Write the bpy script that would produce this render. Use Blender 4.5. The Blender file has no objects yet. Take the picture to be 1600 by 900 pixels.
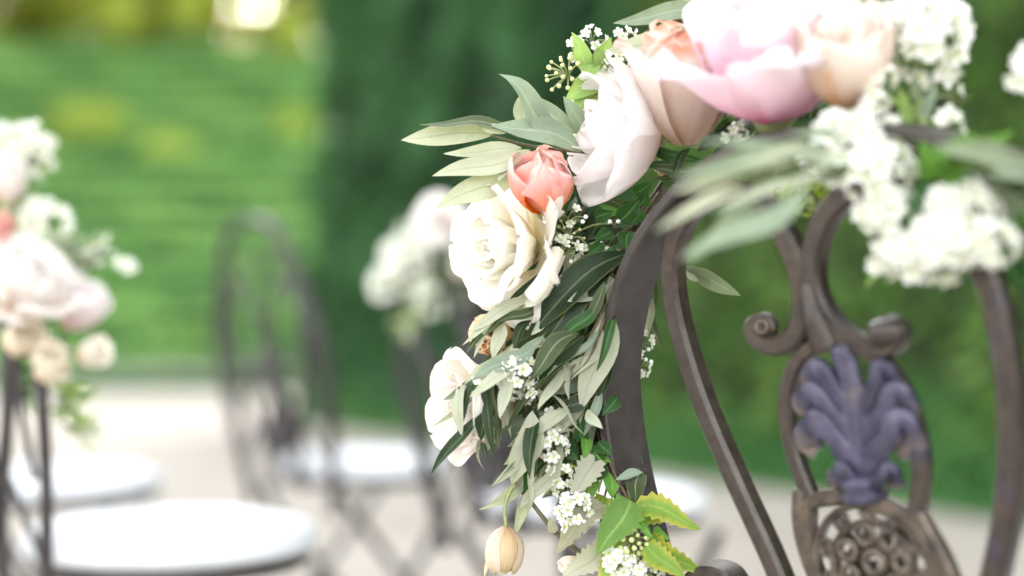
import bpy, math, random
import numpy as np
from mathutils import Vector, Matrix, noise

random.seed(7)
R = math.radians
scene = bpy.context.scene
col = scene.collection

# ------------------------------------------------------------------ camera
FPX = 1600 * 50 / 36.0
PITCH = R(2.58)
CAM = Vector((0, 0, 0.75))
cam_data = bpy.data.cameras.new('camera')
cam = bpy.data.objects.new('camera', cam_data)
col.objects.link(cam)
cam.location = CAM
cam.rotation_euler = (R(90) + PITCH, 0, 0)
cam_data.lens = 50
cam_data.sensor_width = 36
cam_data.clip_start = 0.02
cam_data.clip_end = 800
cam_data.dof.use_dof = True
cam_data.dof.focus_distance = 1.125
cam_data.dof.aperture_fstop = 1.42
cam_data.dof.aperture_blades = 0
scene.camera = cam

# ------------------------------------------------------------------ sky, sun, exposure
SUN_EL, SUN_AZ = R(15), R(6)          # azimuth measured clockwise from +Y (towards +X)
world = bpy.data.worlds.new('World')
scene.world = world
world.use_nodes = True
wn = world.node_tree
bg = wn.nodes['Background']
sky = wn.nodes.new('ShaderNodeTexSky')
sky.sky_type = 'NISHITA'
sky.sun_disc = False
sky.sun_elevation = SUN_EL
sky.sun_rotation = SUN_AZ
sky.dust_density = 3.0
sky.air_density = 1.0
sky.ozone_density = 0.6
hs = wn.nodes.new('ShaderNodeHueSaturation')
hs.inputs['Saturation'].default_value = 0.2
wn.links.new(sky.outputs[0], hs.inputs['Color'])
wn.links.new(hs.outputs[0], bg.inputs['Color'])
bg.inputs['Strength'].default_value = 0.15

sun_data = bpy.data.lights.new('sun', 'SUN')
sun_data.energy = 4.0
sun_data.angle = R(0.5)
sun_data.color = (1.0, 0.9, 0.72)
sun = bpy.data.objects.new('sun', sun_data)
col.objects.link(sun)
sdir = Vector((math.sin(SUN_AZ) * math.cos(SUN_EL), math.cos(SUN_AZ) * math.cos(SUN_EL), math.sin(SUN_EL)))
sun.rotation_euler = sdir.to_track_quat('Z', 'Y').to_euler()

scene.view_settings.view_transform = 'Standard'
scene.view_settings.look = 'None'
scene.view_settings.gamma = 1
scene.view_settings.exposure = 3.45
scene.view_settings.use_curve_mapping = False
scene.render.engine = 'CYCLES'
scene.cycles.use_denoising = True
scene.cycles.max_bounces = 8
scene.cycles.sample_clamp_indirect = 6

# ------------------------------------------------------------------ helpers
RIGHT = Vector((1, 0, 0))
FWD = Vector((0, math.cos(PITCH), math.sin(PITCH)))
UP = Vector((0, -math.sin(PITCH), math.cos(PITCH)))


def P(px, py, d):
    """point seen at that place of the 1600x900 photograph, d metres ahead"""
    return CAM + d * (FWD + RIGHT * ((px - 800) / FPX) + UP * ((450 - py) / FPX))


def cv(v):
    return (RIGHT * v[0] + UP * v[1] - FWD * v[2])


def tag(o, label=None, cat=None, group=None, kind=None):
    if label: o['label'] = label
    if cat: o['category'] = cat
    if group: o['group'] = group
    if kind: o['kind'] = kind
    return o


def thing(name, loc, label, cat, group=None):
    o = bpy.data.objects.new(name, None)
    o.empty_display_size = 0.02
    col.objects.link(o)
    o.location = loc
    return tag(o, label, cat, group)


def origin_of(o):
    v = Vector((0, 0, 0))
    while o is not None:
        v = v + o.location
        o = o.parent
    return v


def new_mesh(name, verts, faces, mats, uvs=None, smooth=True, midx=None):
    me = bpy.data.meshes.new(name)
    me.from_pydata([tuple(v) for v in verts], [], faces)
    for m in (mats if isinstance(mats, (list, tuple)) else [mats]):
        me.materials.append(m)
    if uvs is not None:
        uvl = me.uv_layers.new(name='UVMap')
        vi = np.empty(len(me.loops), dtype=np.int32)
        me.loops.foreach_get('vertex_index', vi)
        arr = np.array(uvs, dtype=np.float32)[vi]
        uvl.data.foreach_set('uv', arr.ravel())
    if smooth:
        me.polygons.foreach_set('use_smooth', [True] * len(me.polygons))
    if midx is not None:
        me.polygons.foreach_set('material_index', midx)
    me.update()
    return me


def make(name, verts, faces, mats, parent=None, uvs=None, smooth=True, midx=None):
    """verts in world space; stored relative to the parent's place"""
    if parent is not None:
        o0 = origin_of(parent)
        verts = [Vector(v) - o0 for v in verts]
    me = new_mesh(name, verts, faces, mats, uvs, smooth, midx)
    o = bpy.data.objects.new(name, me)
    col.objects.link(o)
    o.parent = parent
    return o


class MB:
    def __init__(s):
        s.v, s.f, s.uv, s.m = [], [], [], []

    def add(s, v, f, uv=None, mi=0):
        k = len(s.v)
        s.v += [Vector(x) for x in v]
        s.uv += uv if uv else [(0.5, 0.5)] * len(v)
        s.f += [tuple(i + k for i in q) for q in f]
        s.m += [mi] * len(f)

    def build(s, name, mats, parent=None, smooth=True):
        return make(name, s.v, s.f, mats, parent, s.uv, smooth, s.m)


def catmull(pts, n=8):
    pts = [Vector(p) for p in pts]
    out = []
    for i in range(len(pts) - 1):
        p0 = pts[i - 1] if i > 0 else pts[i] * 2 - pts[i + 1]
        p1, p2 = pts[i], pts[i + 1]
        p3 = pts[i + 2] if i + 2 < len(pts) else pts[i + 1] * 2 - pts[i]
        for k in range(n):
            t = k / n
            out.append(0.5 * ((2 * p1) + (-p0 + p2) * t + (2 * p0 - 5 * p1 + 4 * p2 - p3) * t * t
                              + (-p0 + 3 * p1 - 3 * p2 + p3) * t ** 3))
    out.append(pts[-1])
    return out


def tube(mb, pts, r0, r1=None, sides=6, mi=0, smoothn=5, bump=0.0):
    r1 = r0 if r1 is None else r1
    path = catmull(pts, smoothn) if smoothn > 1 else [Vector(p) for p in pts]
    n = len(path)
    ref = Vector((0.31, 0.52, 0.79))
    V, F, U = [], [], []
    for i, p in enumerate(path):
        t = (path[min(i + 1, n - 1)] - path[max(i - 1, 0)]).normalized()
        a = t.cross(ref)
        a.normalize()
        b = t.cross(a)
        r = r0 + (r1 - r0) * i / (n - 1)
        r *= 1 + bump * noise.noise(p * 180)
        for k in range(sides):
            an = 2 * math.pi * k / sides
            V.append(p + a * (r * math.cos(an)) + b * (r * math.sin(an)))
            U.append((k / sides, i / (n - 1)))
    for i in range(n - 1):
        for k in range(sides):
            k2 = (k + 1) % sides
            F.append((i * sides + k, i * sides + k2, (i + 1) * sides + k2, (i + 1) * sides + k))
    F.append(tuple(range(sides - 1, -1, -1)))
    F.append(tuple((n - 1) * sides + k for k in range(sides)))
    mb.add(V, F, U, mi)


def bar(mb, pts, hint, ha, hb, smoothn=10, scale=None, ch=0.18, mi=0):
    """flat or square iron bar: half size ha across (in the plane), hb along hint; chamfered corners"""
    path = catmull(pts, smoothn) if smoothn > 1 else [Vector(p) for p in pts]
    n = len(path)
    c = ch * min(ha, hb) * 2
    sec = [(-ha + c, -hb), (ha - c, -hb), (ha, -hb + c), (ha, hb - c), (ha - c, hb), (-ha + c, hb), (-ha, hb - c), (-ha, -hb + c)]
    rows = []
    hint = Vector(hint).normalized()
    for i, p in enumerate(path):
        t = (path[min(i + 1, n - 1)] - path[max(i - 1, 0)]).normalized()
        b = t.cross(hint).normalized()
        nn = b.cross(t).normalized()
        s = scale(i / (n - 1)) if scale else 1.0
        rows.append([p + b * (x * s) + nn * (y * s) for x, y in sec])
    L = 0
    for k in range(8):
        k2 = (k + 1) % 8
        V, F, U = [], [], []
        for i in range(n):
            V += [rows[i][k], rows[i][k2]]
            U += [(k / 8, i / n), ((k + 1) / 8, i / n)]
        for i in range(n - 1):
            F.append((2 * i, 2 * i + 1, 2 * i + 3, 2 * i + 2))
        mb.add(V, F, U, mi)
    mb.add(rows[0], [tuple(range(7, -1, -1))], None, mi)
    mb.add(rows[-1], [tuple(range(8))], None, mi)


def lathe(mb, centre, axis, prof, sides=20, mi=0):
    axis = Vector(axis).normalized()
    a = axis.orthogonal().normalized()
    b = axis.cross(a)
    V, F, U = [], [], []
    n = len(prof)
    for j, (r, h) in enumerate(prof):
        for k in range(sides):
            an = 2 * math.pi * k / sides
            V.append(Vector(centre) + axis * h + a * (r * math.cos(an)) + b * (r * math.sin(an)))
            U.append((k / sides, j / (n - 1)))
    for j in range(n - 1):
        for k in range(sides):
            k2 = (k + 1) % sides
            F.append((j * sides + k, j * sides + k2, (j + 1) * sides + k2, (j + 1) * sides + k))
    mb.add(V, F, U, mi)


def ball(mb, c, r, mi=0, sides=7, squash=1.0, axis=(0, 0, 1)):
    prof = [(r * math.sin(math.pi * t) + 1e-5, -r * squash * math.cos(math.pi * t)) for t in (0, 0.2, 0.4, 0.6, 0.8, 1)]
    lathe(mb, c, axis, prof, sides, mi)


# ------------------------------------------------------------------ materials
def nodes_of(name):
    m = bpy.data.materials.new(name)
    m.use_nodes = True
    return m, m.node_tree.nodes, m.node_tree.links, m.node_tree.nodes['Principled BSDF'], m.node_tree.nodes['Material Output']


def ramp(N, stops):
    r = N.new('ShaderNodeValToRGB')
    e = r.color_ramp.elements
    while len(e) < len(stops): e.new(0.5)
    for k, (p, c) in enumerate(stops):
        e[k].position = p
        e[k].color = (*c, 1)
    return r


def mathn(N, L, op, a, b=None):
    n = N.new('ShaderNodeMath')
    n.operation = op
    for k, x in enumerate((a, b)):
        if x is None: continue
        if isinstance(x, (int, float)): n.inputs[k].default_value = x
        else: L.new(x, n.inputs[k])
    return n.outputs[0]


def mixc(N, L, fac, a, b, mode='MIX'):
    n = N.new('ShaderNodeMix')
    n.data_type = 'RGBA'
    n.blend_type = mode
    for s, x in ((0, fac), (6, a), (7, b)):
        if isinstance(x, (int, float)): n.inputs[s].default_value = x
        elif isinstance(x, tuple): n.inputs[s].default_value = (*x, 1)
        else: L.new(x, n.inputs[s])
    return n.outputs[2]


def petal_mat(name, stops, trans=0.4, vein=(0.9, 0.8, 0.75), vstr=0.25, rough=0.55, blotch=None):
    m, N, L, b, out = nodes_of(name)
    uv = N.new('ShaderNodeUVMap')
    sep = N.new('ShaderNodeSeparateXYZ')
    L.new(uv.outputs[0], sep.inputs[0])
    nz = N.new('ShaderNodeTexNoise')
    nz.inputs['Scale'].default_value = 3.0
    L.new(uv.outputs[0], nz.inputs['Vector'])
    v = mathn(N, L, 'ADD', sep.outputs[1], mathn(N, L, 'MULTIPLY', mathn(N, L, 'SUBTRACT', nz.outputs[0], 0.5), 0.35))
    rp = ramp(N, stops)
    L.new(v, rp.inputs[0])
    mp = N.new('ShaderNodeMapping')
    mp.inputs['Scale'].default_value = (26, 1.6, 1)
    L.new(uv.outputs[0], mp.inputs[0])
    n2 = N.new('ShaderNodeTexNoise')
    n2.inputs['Scale'].default_value = 1.0
    n2.inputs['Detail'].default_value = 4
    L.new(mp.outputs[0], n2.inputs['Vector'])
    r2 = ramp(N, [(0.45, (0, 0, 0)), (0.75, (1, 1, 1))])
    L.new(n2.outputs[0], r2.inputs[0])
    c = mixc(N, L, mathn(N, L, 'MULTIPLY', r2.outputs[0], vstr), rp.outputs[0], mixc(N, L, 1.0, rp.outputs[0], vein, 'MULTIPLY'))
    if blotch:
        bc, lo = blotch
        n3 = N.new('ShaderNodeTexNoise')
        n3.inputs['Scale'].default_value = 5.0
        L.new(uv.outputs[0], n3.inputs['Vector'])
        r3 = ramp(N, [(lo, (0, 0, 0)), (lo + 0.08, (1, 1, 1))])
        L.new(n3.outputs[0], r3.inputs[0])
        c = mixc(N, L, r3.outputs[0], c, bc)
    oi = N.new('ShaderNodeObjectInfo')
    hv = N.new('ShaderNodeHueSaturation')
    L.new(mathn(N, L, 'ADD', mathn(N, L, 'MULTIPLY', oi.outputs['Random'], 0.5), 0.75), hv.inputs['Saturation'])
    L.new(mathn(N, L, 'ADD', mathn(N, L, 'MULTIPLY', oi.outputs['Random'], -0.06), 1.02), hv.inputs['Value'])
    L.new(c, hv.inputs['Color'])
    c = hv.outputs[0]
    dx = mathn(N, L, 'ABSOLUTE', mathn(N, L, 'SUBTRACT', sep.outputs[0], 0.5))
    er = N.new('ShaderNodeMapRange')
    er.inputs[1].default_value, er.inputs[2].default_value = 0.86, 1.05
    er.inputs[4].default_value = 0.3
    L.new(mathn(N, L, 'MAXIMUM', v, mathn(N, L, 'MULTIPLY', dx, 1.9)), er.inputs[0])
    c = mixc(N, L, mathn(N, L, 'MULTIPLY', er.outputs[0], n2.outputs[0]), c, mixc(N, L, 1.0, c, (0.82, 0.66, 0.5), 'MULTIPLY'))
    L.new(c, b.inputs['Base Color'])
    b.inputs['Roughness'].default_value = rough
    b.inputs['Specular IOR Level'].default_value = 0.25
    bm = N.new('ShaderNodeBump')
    bm.inputs['Strength'].default_value = 0.12
    bm.inputs['Distance'].default_value = 0.001
    L.new(n2.outputs[0], bm.inputs['Height'])
    L.new(bm.outputs[0], b.inputs['Normal'])
    tr = N.new('ShaderNodeBsdfTranslucent')
    L.new(c, tr.inputs[0])
    mx = N.new('ShaderNodeMixShader')
    mx.inputs[0].default_value = trans
    L.new(b.outputs[0], mx.inputs[1])
    L.new(tr.outputs[0], mx.inputs[2])
    L.new(mx.outputs[0], out.inputs[0])
    return m


def leaf_mat(name, front, back, rib, rough=0.42, trans=0.22, spots=None, edge=None):
    m, N, L, b, out = nodes_of(name)
    uv = N.new('ShaderNodeUVMap')
    sep = N.new('ShaderNodeSeparateXYZ')
    L.new(uv.outputs[0], sep.inputs[0])
    dx = mathn(N, L, 'ABSOLUTE', mathn(N, L, 'SUBTRACT', sep.outputs[0], 0.5))
    geo = N.new('ShaderNodeNewGeometry')
    tc = N.new('ShaderNodeTexCoord')
    nz = N.new('ShaderNodeTexNoise')
    nz.inputs['Scale'].default_value = 60
    nz.inputs['Detail'].default_value = 5
    L.new(tc.outputs['Object'], nz.inputs['Vector'])
    oi = N.new('ShaderNodeObjectInfo')
    hv = N.new('ShaderNodeHueSaturation')
    L.new(mathn(N, L, 'ADD', mathn(N, L, 'MULTIPLY', oi.outputs['Random'], 0.5), 0.75), hv.inputs['Value'])
    hv.inputs['Color'].default_value = (*front, 1)
    fr = mixc(N, L, mathn(N, L, 'MULTIPLY', nz.outputs[0], 0.8), hv.outputs[0], tuple(x * 1.7 + 0.01 for x in front))
    if spots:
        sc, lo = spots
        n3 = N.new('ShaderNodeTexNoise')
        n3.inputs['Scale'].default_value = 3.2
        n3.inputs['Detail'].default_value = 6
        L.new(uv.outputs[0], n3.inputs['Vector'])
        r3 = ramp(N, [(lo, (0, 0, 0)), (lo + 0.12, (1, 1, 1))])
        L.new(mathn(N, L, 'ADD', n3.outputs[0], mathn(N, L, 'MULTIPLY', dx, 0.25)), r3.inputs[0])
        fr = mixc(N, L, r3.outputs[0], fr, sc)
    if edge:
        e1 = N.new('ShaderNodeMapRange')
        e1.inputs[1].default_value, e1.inputs[2].default_value = 0.2, 0.5
        L.new(mathn(N, L, 'ADD', dx, mathn(N, L, 'MULTIPLY', mathn(N, L, 'SUBTRACT', nz.outputs[0], 0.5), 0.5)), e1.inputs[0])
        fr = mixc(N, L, e1.outputs[0], fr, edge)
    bk = mixc(N, L, nz.outputs[0], tuple(x * 0.82 for x in back), tuple(min(1, x * 1.15) for x in back))
    c = mixc(N, L, geo.outputs['Backfacing'], fr, bk)
    rr = N.new('ShaderNodeMapRange')
    rr.inputs[1].default_value, rr.inputs[2].default_value = 0.015, 0.05
    rr.inputs[3].default_value, rr.inputs[4].default_value = 0.75, 0.0
    L.new(dx, rr.inputs[0])
    # side veins
    mp = N.new('ShaderNodeTexWave')
    mp.inputs['Scale'].default_value = 1.0
    mp.inputs['Distortion'].default_value = 0.6
    cmb = N.new('ShaderNodeCombineXYZ')
    L.new(mathn(N, L, 'SUBTRACT', mathn(N, L, 'MULTIPLY', sep.outputs[1], 3.2), mathn(N, L, 'MULTIPLY', dx, 2.0)), cmb.inputs[0])
    L.new(cmb.outputs[0], mp.inputs['Vector'])
    r4 = ramp(N, [(0.86, (0, 0, 0)), (1.0, (1, 1, 1))])
    L.new(mp.outputs[1], r4.inputs[0])
    ribc = mixc(N, L, geo.outputs['Backfacing'], rib, tuple(x * 0.72 for x in back))
    c = mixc(N, L, mathn(N, L, 'MULTIPLY', r4.outputs[0], 0.1), c, ribc)
    c = mixc(N, L, rr.outputs[0], c, ribc)
    ed = N.new('ShaderNodeMapRange')
    ed.inputs[1].default_value, ed.inputs[2].default_value = 0.455, 0.495
    ed.inputs[4].default_value = 0.55
    L.new(dx, ed.inputs[0])
    c = mixc(N, L, ed.outputs[0], c, tuple(0.5 * (x + y) for x, y in zip(rib, (0.36, 0.3, 0.12))))
    sp_ = N.new('ShaderNodeTexNoise')
    sp_.inputs['Scale'].default_value = 330
    sp_.inputs['Detail'].default_value = 2
    L.new(tc.outputs['Object'], sp_.inputs['Vector'])
    sr_ = ramp(N, [(0.69, (0, 0, 0)), (0.75, (1, 1, 1))])
    L.new(sp_.outputs[0], sr_.inputs[0])
    c = mixc(N, L, mathn(N, L, 'MULTIPLY', sr_.outputs[0], 0.5), c, (0.09, 0.075, 0.035))
    st_ = N.new('ShaderNodeTexNoise')
    st_.inputs['Scale'].default_value = 35
    st_.inputs['Detail'].default_value = 3
    L.new(tc.outputs['Object'], st_.inputs['Vector'])
    c = mixc(N, L, mathn(N, L, 'MULTIPLY', st_.outputs[0], 0.85), c, mixc(N, L, 1.0, c, (0.62, 0.64, 0.55), 'MULTIPLY'))
    L.new(c, b.inputs['Base Color'])
    L.new(mathn(N, L, 'ADD', mathn(N, L, 'MULTIPLY', geo.outputs['Backfacing'], 0.3), rough), b.inputs['Roughness'])
    b.inputs['Specular IOR Level'].default_value = 0.16
    bm = N.new('ShaderNodeBump')
    bm.inputs['Strength'].default_value = 0.25
    bm.inputs['Distance'].default_value = 0.0012
    L.new(mathn(N, L, 'ADD', nz.outputs[0], mathn(N, L, 'MULTIPLY', r4.outputs[0], 0.5)), bm.inputs['Height'])
    L.new(bm.outputs[0], b.inputs['Normal'])
    tr = N.new('ShaderNodeBsdfTranslucent')
    L.new(mixc(N, L, 1.0, c, (1.1, 1.25, 0.6), 'MULTIPLY'), tr.inputs[0])
    mx = N.new('ShaderNodeMixShader')
    mx.inputs[0].default_value = trans
    L.new(b.outputs[0], mx.inputs[1])
    L.new(tr.outputs[0], mx.inputs[2])
    L.new(mx.outputs[0], out.inputs[0])
    return m


def noise_mat(name, c1, c2, scale, rough=0.8, bump=0.0, bdist=0.01, metallic=0.0, c3=None, lo3=0.6, detail=6, soft3=0.1):
    m, N, L, b, out = nodes_of(name)
    tc = N.new('ShaderNodeTexCoord')
    nz = N.new('ShaderNodeTexNoise')
    nz.inputs['Scale'].default_value = scale
    nz.inputs['Detail'].default_value = detail
    L.new(tc.outputs['Object'], nz.inputs['Vector'])
    rp = ramp(N, [(0.35, c1), (0.68, c2)])
    L.new(nz.outputs[0], rp.inputs[0])
    c = rp.outputs[0]
    if c3:
        n2 = N.new('ShaderNodeTexNoise')
        n2.inputs['Scale'].default_value = scale * 0.35
        n2.inputs['Detail'].default_value = 3
        L.new(tc.outputs['Object'], n2.inputs['Vector'])
        r2 = ramp(N, [(lo3, (0, 0, 0)), (lo3 + soft3, (1, 1, 1))])
        L.new(n2.outputs[0], r2.inputs[0])
        c = mixc(N, L, r2.outputs[0], c, c3)
    L.new(c, b.inputs['Base Color'])
    b.inputs['Roughness'].default_value = rough
    b.inputs['Metallic'].default_value = metallic
    if bump:
        n5 = N.new('ShaderNodeTexNoise')
        n5.inputs['Scale'].default_value = scale * 4
        n5.inputs['Detail'].default_value = 4
        L.new(tc.outputs['Object'], n5.inputs['Vector'])
        bm = N.new('ShaderNodeBump')
        bm.inputs['Strength'].default_value = bump
        bm.inputs['Distance'].default_value = bdist
        L.new(n5.outputs[0], bm.inputs['Height'])
        L.new(bm.outputs[0], b.inputs['Normal'])
    return m


def foliage_mat(name, dark, light, trans_col, trans=0.35, rough=0.5, nscale=0.8, contrast=1.4):
    m, N, L, b, out = nodes_of(name)
    geo = N.new('ShaderNodeNewGeometry')
    tc = N.new('ShaderNodeTexCoord')
    nz = N.new('ShaderNodeTexNoise')
    nz.inputs['Scale'].default_value = nscale
    nz.inputs['Detail'].default_value = 4
    L.new(tc.outputs['Object'], nz.inputs['Vector'])
    f = mathn(N, L, 'ADD', mathn(N, L, 'MULTIPLY', geo.outputs['Random Per Island'], 0.55),
              mathn(N, L, 'MULTIPLY', mathn(N, L, 'SUBTRACT', nz.outputs[0], 0.5 - 0.24 / contrast), contrast))
    rp = ramp(N, [(0.1, dark), (0.9, light)])
    L.new(f, rp.inputs[0])
    L.new(rp.outputs[0], b.inputs['Base Color'])
    b.inputs['Roughness'].default_value = rough
    b.inputs['Specular IOR Level'].default_value = 0.1
    tr = N.new('ShaderNodeBsdfTranslucent')
    tr.inputs[0].default_value = (*trans_col, 1)
    mx = N.new('ShaderNodeMixShader')
    mx.inputs[0].default_value = trans
    L.new(b.outputs[0], mx.inputs[1])
    L.new(tr.outputs[0], mx.inputs[2])
    L.new(mx.outputs[0], out.inputs[0])
    return m


IRON = noise_mat('iron_brown', (0.029, 0.022, 0.018), (0.056, 0.042, 0.033), 120, 0.36, 0.5, 0.0006, 0.25, (0.075, 0.05, 0.032), 0.62, 8, 0.2)
IRON_OUT = noise_mat('iron_frame', (0.032, 0.026, 0.0235), (0.05, 0.041, 0.037), 60, 0.5, 0.35, 0.0006, 0.1, (0.072, 0.05, 0.035), 0.66)
IRON_VIO = noise_mat('iron_violet', (0.03, 0.028, 0.052), (0.085, 0.078, 0.125), 60, 0.38, 0.6, 0.0008, 0.2, (0.11, 0.085, 0.07), 0.6)
IRON_MIX = noise_mat('iron_violet_streaked', (0.029, 0.022, 0.018), (0.056, 0.042, 0.033), 90, 0.36, 0.5, 0.0006, 0.25, (0.032, 0.03, 0.068), 0.56, 6, 0.25)
IRON_BRZ = noise_mat('iron_bronze', (0.03, 0.022, 0.016), (0.125, 0.094, 0.07), 60, 0.38, 0.3, 0.0006, 0.3)
IRON_BG = noise_mat('iron_far', (0.028, 0.0235, 0.024), (0.055, 0.048, 0.049), 40, 0.5, 0, 0, 0.2)
CUSHION = noise_mat('white_cushion', (0.60, 0.615, 0.635), (0.66, 0.67, 0.685), 30, 0.85, 0.3, 0.002)
GRAVEL = noise_mat('gravel', (0.33, 0.295, 0.255), (0.48, 0.435, 0.38), 90, 0.95, 0.6, 0.006, 0, (0.38, 0.32, 0.265), 0.55)
_N, _L = GRAVEL.node_tree.nodes, GRAVEL.node_tree.links
_b = _N['Principled BSDF']; _src = _b.inputs['Base Color'].links[0].from_socket
_tc = _N.new('ShaderNodeTexCoord'); _n = _N.new('ShaderNodeTexNoise'); _n.inputs['Scale'].default_value = 1.3; _n.inputs['Detail'].default_value = 5
_L.new(_tc.outputs['Object'], _n.inputs['Vector'])
_r = ramp(_N, [(0.35, (0.8, 0.78, 0.75)), (0.65, (1.0, 1.0, 1.0))]); _L.new(_n.outputs[0], _r.inputs[0])
_L.new(mixc(_N, _L, 1.0, _src, _r.outputs[0], 'MULTIPLY'), _b.inputs['Base Color'])
STONE = noise_mat('stone', (0.24, 0.235, 0.19), (0.36, 0.345, 0.29), 6, 0.9, 0.4, 0.02)
SOIL = noise_mat('soil', (0.05, 0.09, 0.03), (0.09, 0.14, 0.05), 8, 0.95)
IRON_LOBE = noise_mat('iron_lobe', (0.028, 0.026, 0.05), (0.085, 0.078, 0.125), 60, 0.42, 0.5, 0.0008, 0.2)
_N, _L = IRON_LOBE.node_tree.nodes, IRON_LOBE.node_tree.links
_b = _N['Principled BSDF']
_src = _b.inputs['Base Color'].links[0].from_socket
_uv = _N.new('ShaderNodeUVMap'); _sp = _N.new('ShaderNodeSeparateXYZ'); _L.new(_uv.outputs[0], _sp.inputs[0])
_r = ramp(_N, [(0.6, (0, 0, 0)), (0.95, (1, 1, 1))]); _L.new(_sp.outputs[1], _r.inputs[0])
_L.new(mixc(_N, _L, _r.outputs[0], _src, (0.2, 0.16, 0.135)), _b.inputs['Base Color'])
BARK = noise_mat('bark', (0.05, 0.036, 0.025), (0.13, 0.095, 0.068), 25, 0.9, 0.5, 0.01)
TWIG = noise_mat('twig', (0.07, 0.06, 0.03), (0.16, 0.13, 0.07), 220, 0.7, 0.4, 0.0005)
TWIG_DARK = noise_mat('twig_dark', (0.018, 0.014, 0.009), (0.06, 0.046, 0.028), 220, 0.8, 0.4, 0.0005)
STEM_GREEN = noise_mat('green_stem', (0.16, 0.2, 0.07), (0.3, 0.33, 0.14), 200, 0.6)
WIRE = noise_mat('wire', (0.05, 0.055, 0.06), (0.12, 0.125, 0.13), 300, 0.35, 0, 0, 0.8)

OLIVE = leaf_mat('olive_leaf', (0.042, 0.06, 0.026), (0.46, 0.47, 0.37), (0.28, 0.31, 0.2))
OLIVE_PALE = leaf_mat('olive_leaf_grey', (0.165, 0.2, 0.14), (0.45, 0.46, 0.365), (0.36, 0.39, 0.28), 0.5)
OLIVE_SILVER = leaf_mat('olive_leaf_silver', (0.18, 0.225, 0.17), (0.50, 0.54, 0.46), (0.36, 0.4, 0.31), 0.35)
DARK = leaf_mat('dark_leaf', (0.013, 0.028, 0.010), (0.09, 0.12, 0.06), (0.14, 0.18, 0.08), 0.3)
GREEN = leaf_mat('green_leaf', (0.022, 0.068, 0.018), (0.12, 0.24, 0.08), (0.14, 0.28, 0.08), 0.35)
LIME = leaf_mat('lime_leaf', (0.22, 0.32, 0.10), (0.32, 0.4, 0.17), (0.36, 0.45, 0.2), 0.45, 0.3)
BRIGHT = leaf_mat('bright_leaf', (0.085, 0.2, 0.03), (0.15, 0.27, 0.08), (0.25, 0.42, 0.1), 0.35, 0.3)
NINE = leaf_mat('yellowing_leaf', (0.14, 0.24, 0.035), (0.3, 0.34, 0.16), (0.33, 0.38, 0.12), 0.42, 0.3, ((0.25, 0.1, 0.045), 0.66), (0.44, 0.39, 0.06))
NINE_GREEN = leaf_mat('serrated_leaf', (0.11, 0.21, 0.045), (0.28, 0.36, 0.16), (0.3, 0.4, 0.12), 0.42, 0.3, ((0.25, 0.2, 0.06), 0.76))
NINE_GREY = leaf_mat('withered_leaf', (0.27, 0.255, 0.185), (0.44, 0.43, 0.35), (0.4, 0.34, 0.25), 0.6, 0.3, ((0.3, 0.18, 0.12), 0.66))

CREAM_P = petal_mat('cream_petal', [(0.0, (0.88, 0.74, 0.42)), (0.3, (0.93, 0.87, 0.70)), (0.6, (0.94, 0.92, 0.86))], 0.58, (0.94, 0.9, 0.8), 0.3, 0.55, ((0.80, 0.70, 0.52), 0.72))
BLUSH_P = petal_mat('blush_petal', [(0.0, (0.80, 0.60, 0.52)), (0.35, (0.86, 0.77, 0.73)), (0.7, (0.91, 0.88, 0.87))], 0.48, (0.95, 0.86, 0.84), 0.35)
CORAL_P = petal_mat('coral_petal', [(0.0, (0.82, 0.30, 0.10)), (0.35, (0.84, 0.34, 0.22)), (0.75, (0.85, 0.46, 0.42)), (1.0, (0.88, 0.64, 0.58))], 0.35, (0.95, 0.72, 0.72), 0.4)
DUSTY_P = petal_mat('dusty_petal', [(0.0, (0.62, 0.42, 0.30)), (0.4, (0.75, 0.62, 0.55)), (0.85, (0.83, 0.72, 0.66)), (1.0, (0.82, 0.45, 0.34))], 0.42, (0.93, 0.82, 0.78), 0.25)
PINK_P = petal_mat('pink_petal', [(0.0, (0.80, 0.22, 0.42)), (0.18, (0.88, 0.46, 0.60)), (0.45, (0.91, 0.67, 0.75)), (0.85, (0.93, 0.84, 0.87))], 0.45, (0.97, 0.8, 0.88), 0.4, 0.55, ((0.84, 0.30, 0.52), 0.66))
PEACH_P = petal_mat('peach_petal', [(0.0, (0.80, 0.40, 0.16)), (0.3, (0.83, 0.60, 0.42)), (0.65, (0.85, 0.72, 0.61)), (1.0, (0.86, 0.80, 0.74))], 0.45, (0.97, 0.88, 0.8), 0.2, 0.55, ((0.84, 0.44, 0.2), 0.64))
PALEP_P = petal_mat('pale_peach_petal', [(0.0, (0.82, 0.48, 0.20)), (0.25, (0.85, 0.70, 0.56)), (0.6, (0.86, 0.81, 0.75))], 0.45, (0.97, 0.9, 0.84), 0.25)
APRIC_P = petal_mat('apricot_petal', [(0.0, (0.75, 0.36, 0.12)), (0.6, (0.80, 0.55, 0.30)), (1.0, (0.83, 0.66, 0.45))], 0.35)
BUD_P = petal_mat('beige_bud', [(0.0, (0.44, 0.29, 0.17)), (0.3, (0.56, 0.43, 0.29)), (0.7, (0.62, 0.50, 0.36)), (1.0, (0.56, 0.47, 0.3))], 0.25, (0.75, 0.68, 0.5), 0.6)
WHITE_P = petal_mat('white_floret', [(0.0, (0.66, 0.70, 0.44)), (0.35, (0.80, 0.81, 0.74)), (1.0, (0.82, 0.82, 0.78))], 0.3, (0.95, 0.96, 0.9), 0.3)
FLOR_C = noise_mat('floret_centre', (0.42, 0.48, 0.10), (0.6, 0.62, 0.18), 500, 0.6)
GREEN_FL = petal_mat('green_floret', [(0.0, (0.3, 0.42, 0.06)), (1.0, (0.52, 0.63, 0.2))], 0.3)
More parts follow.
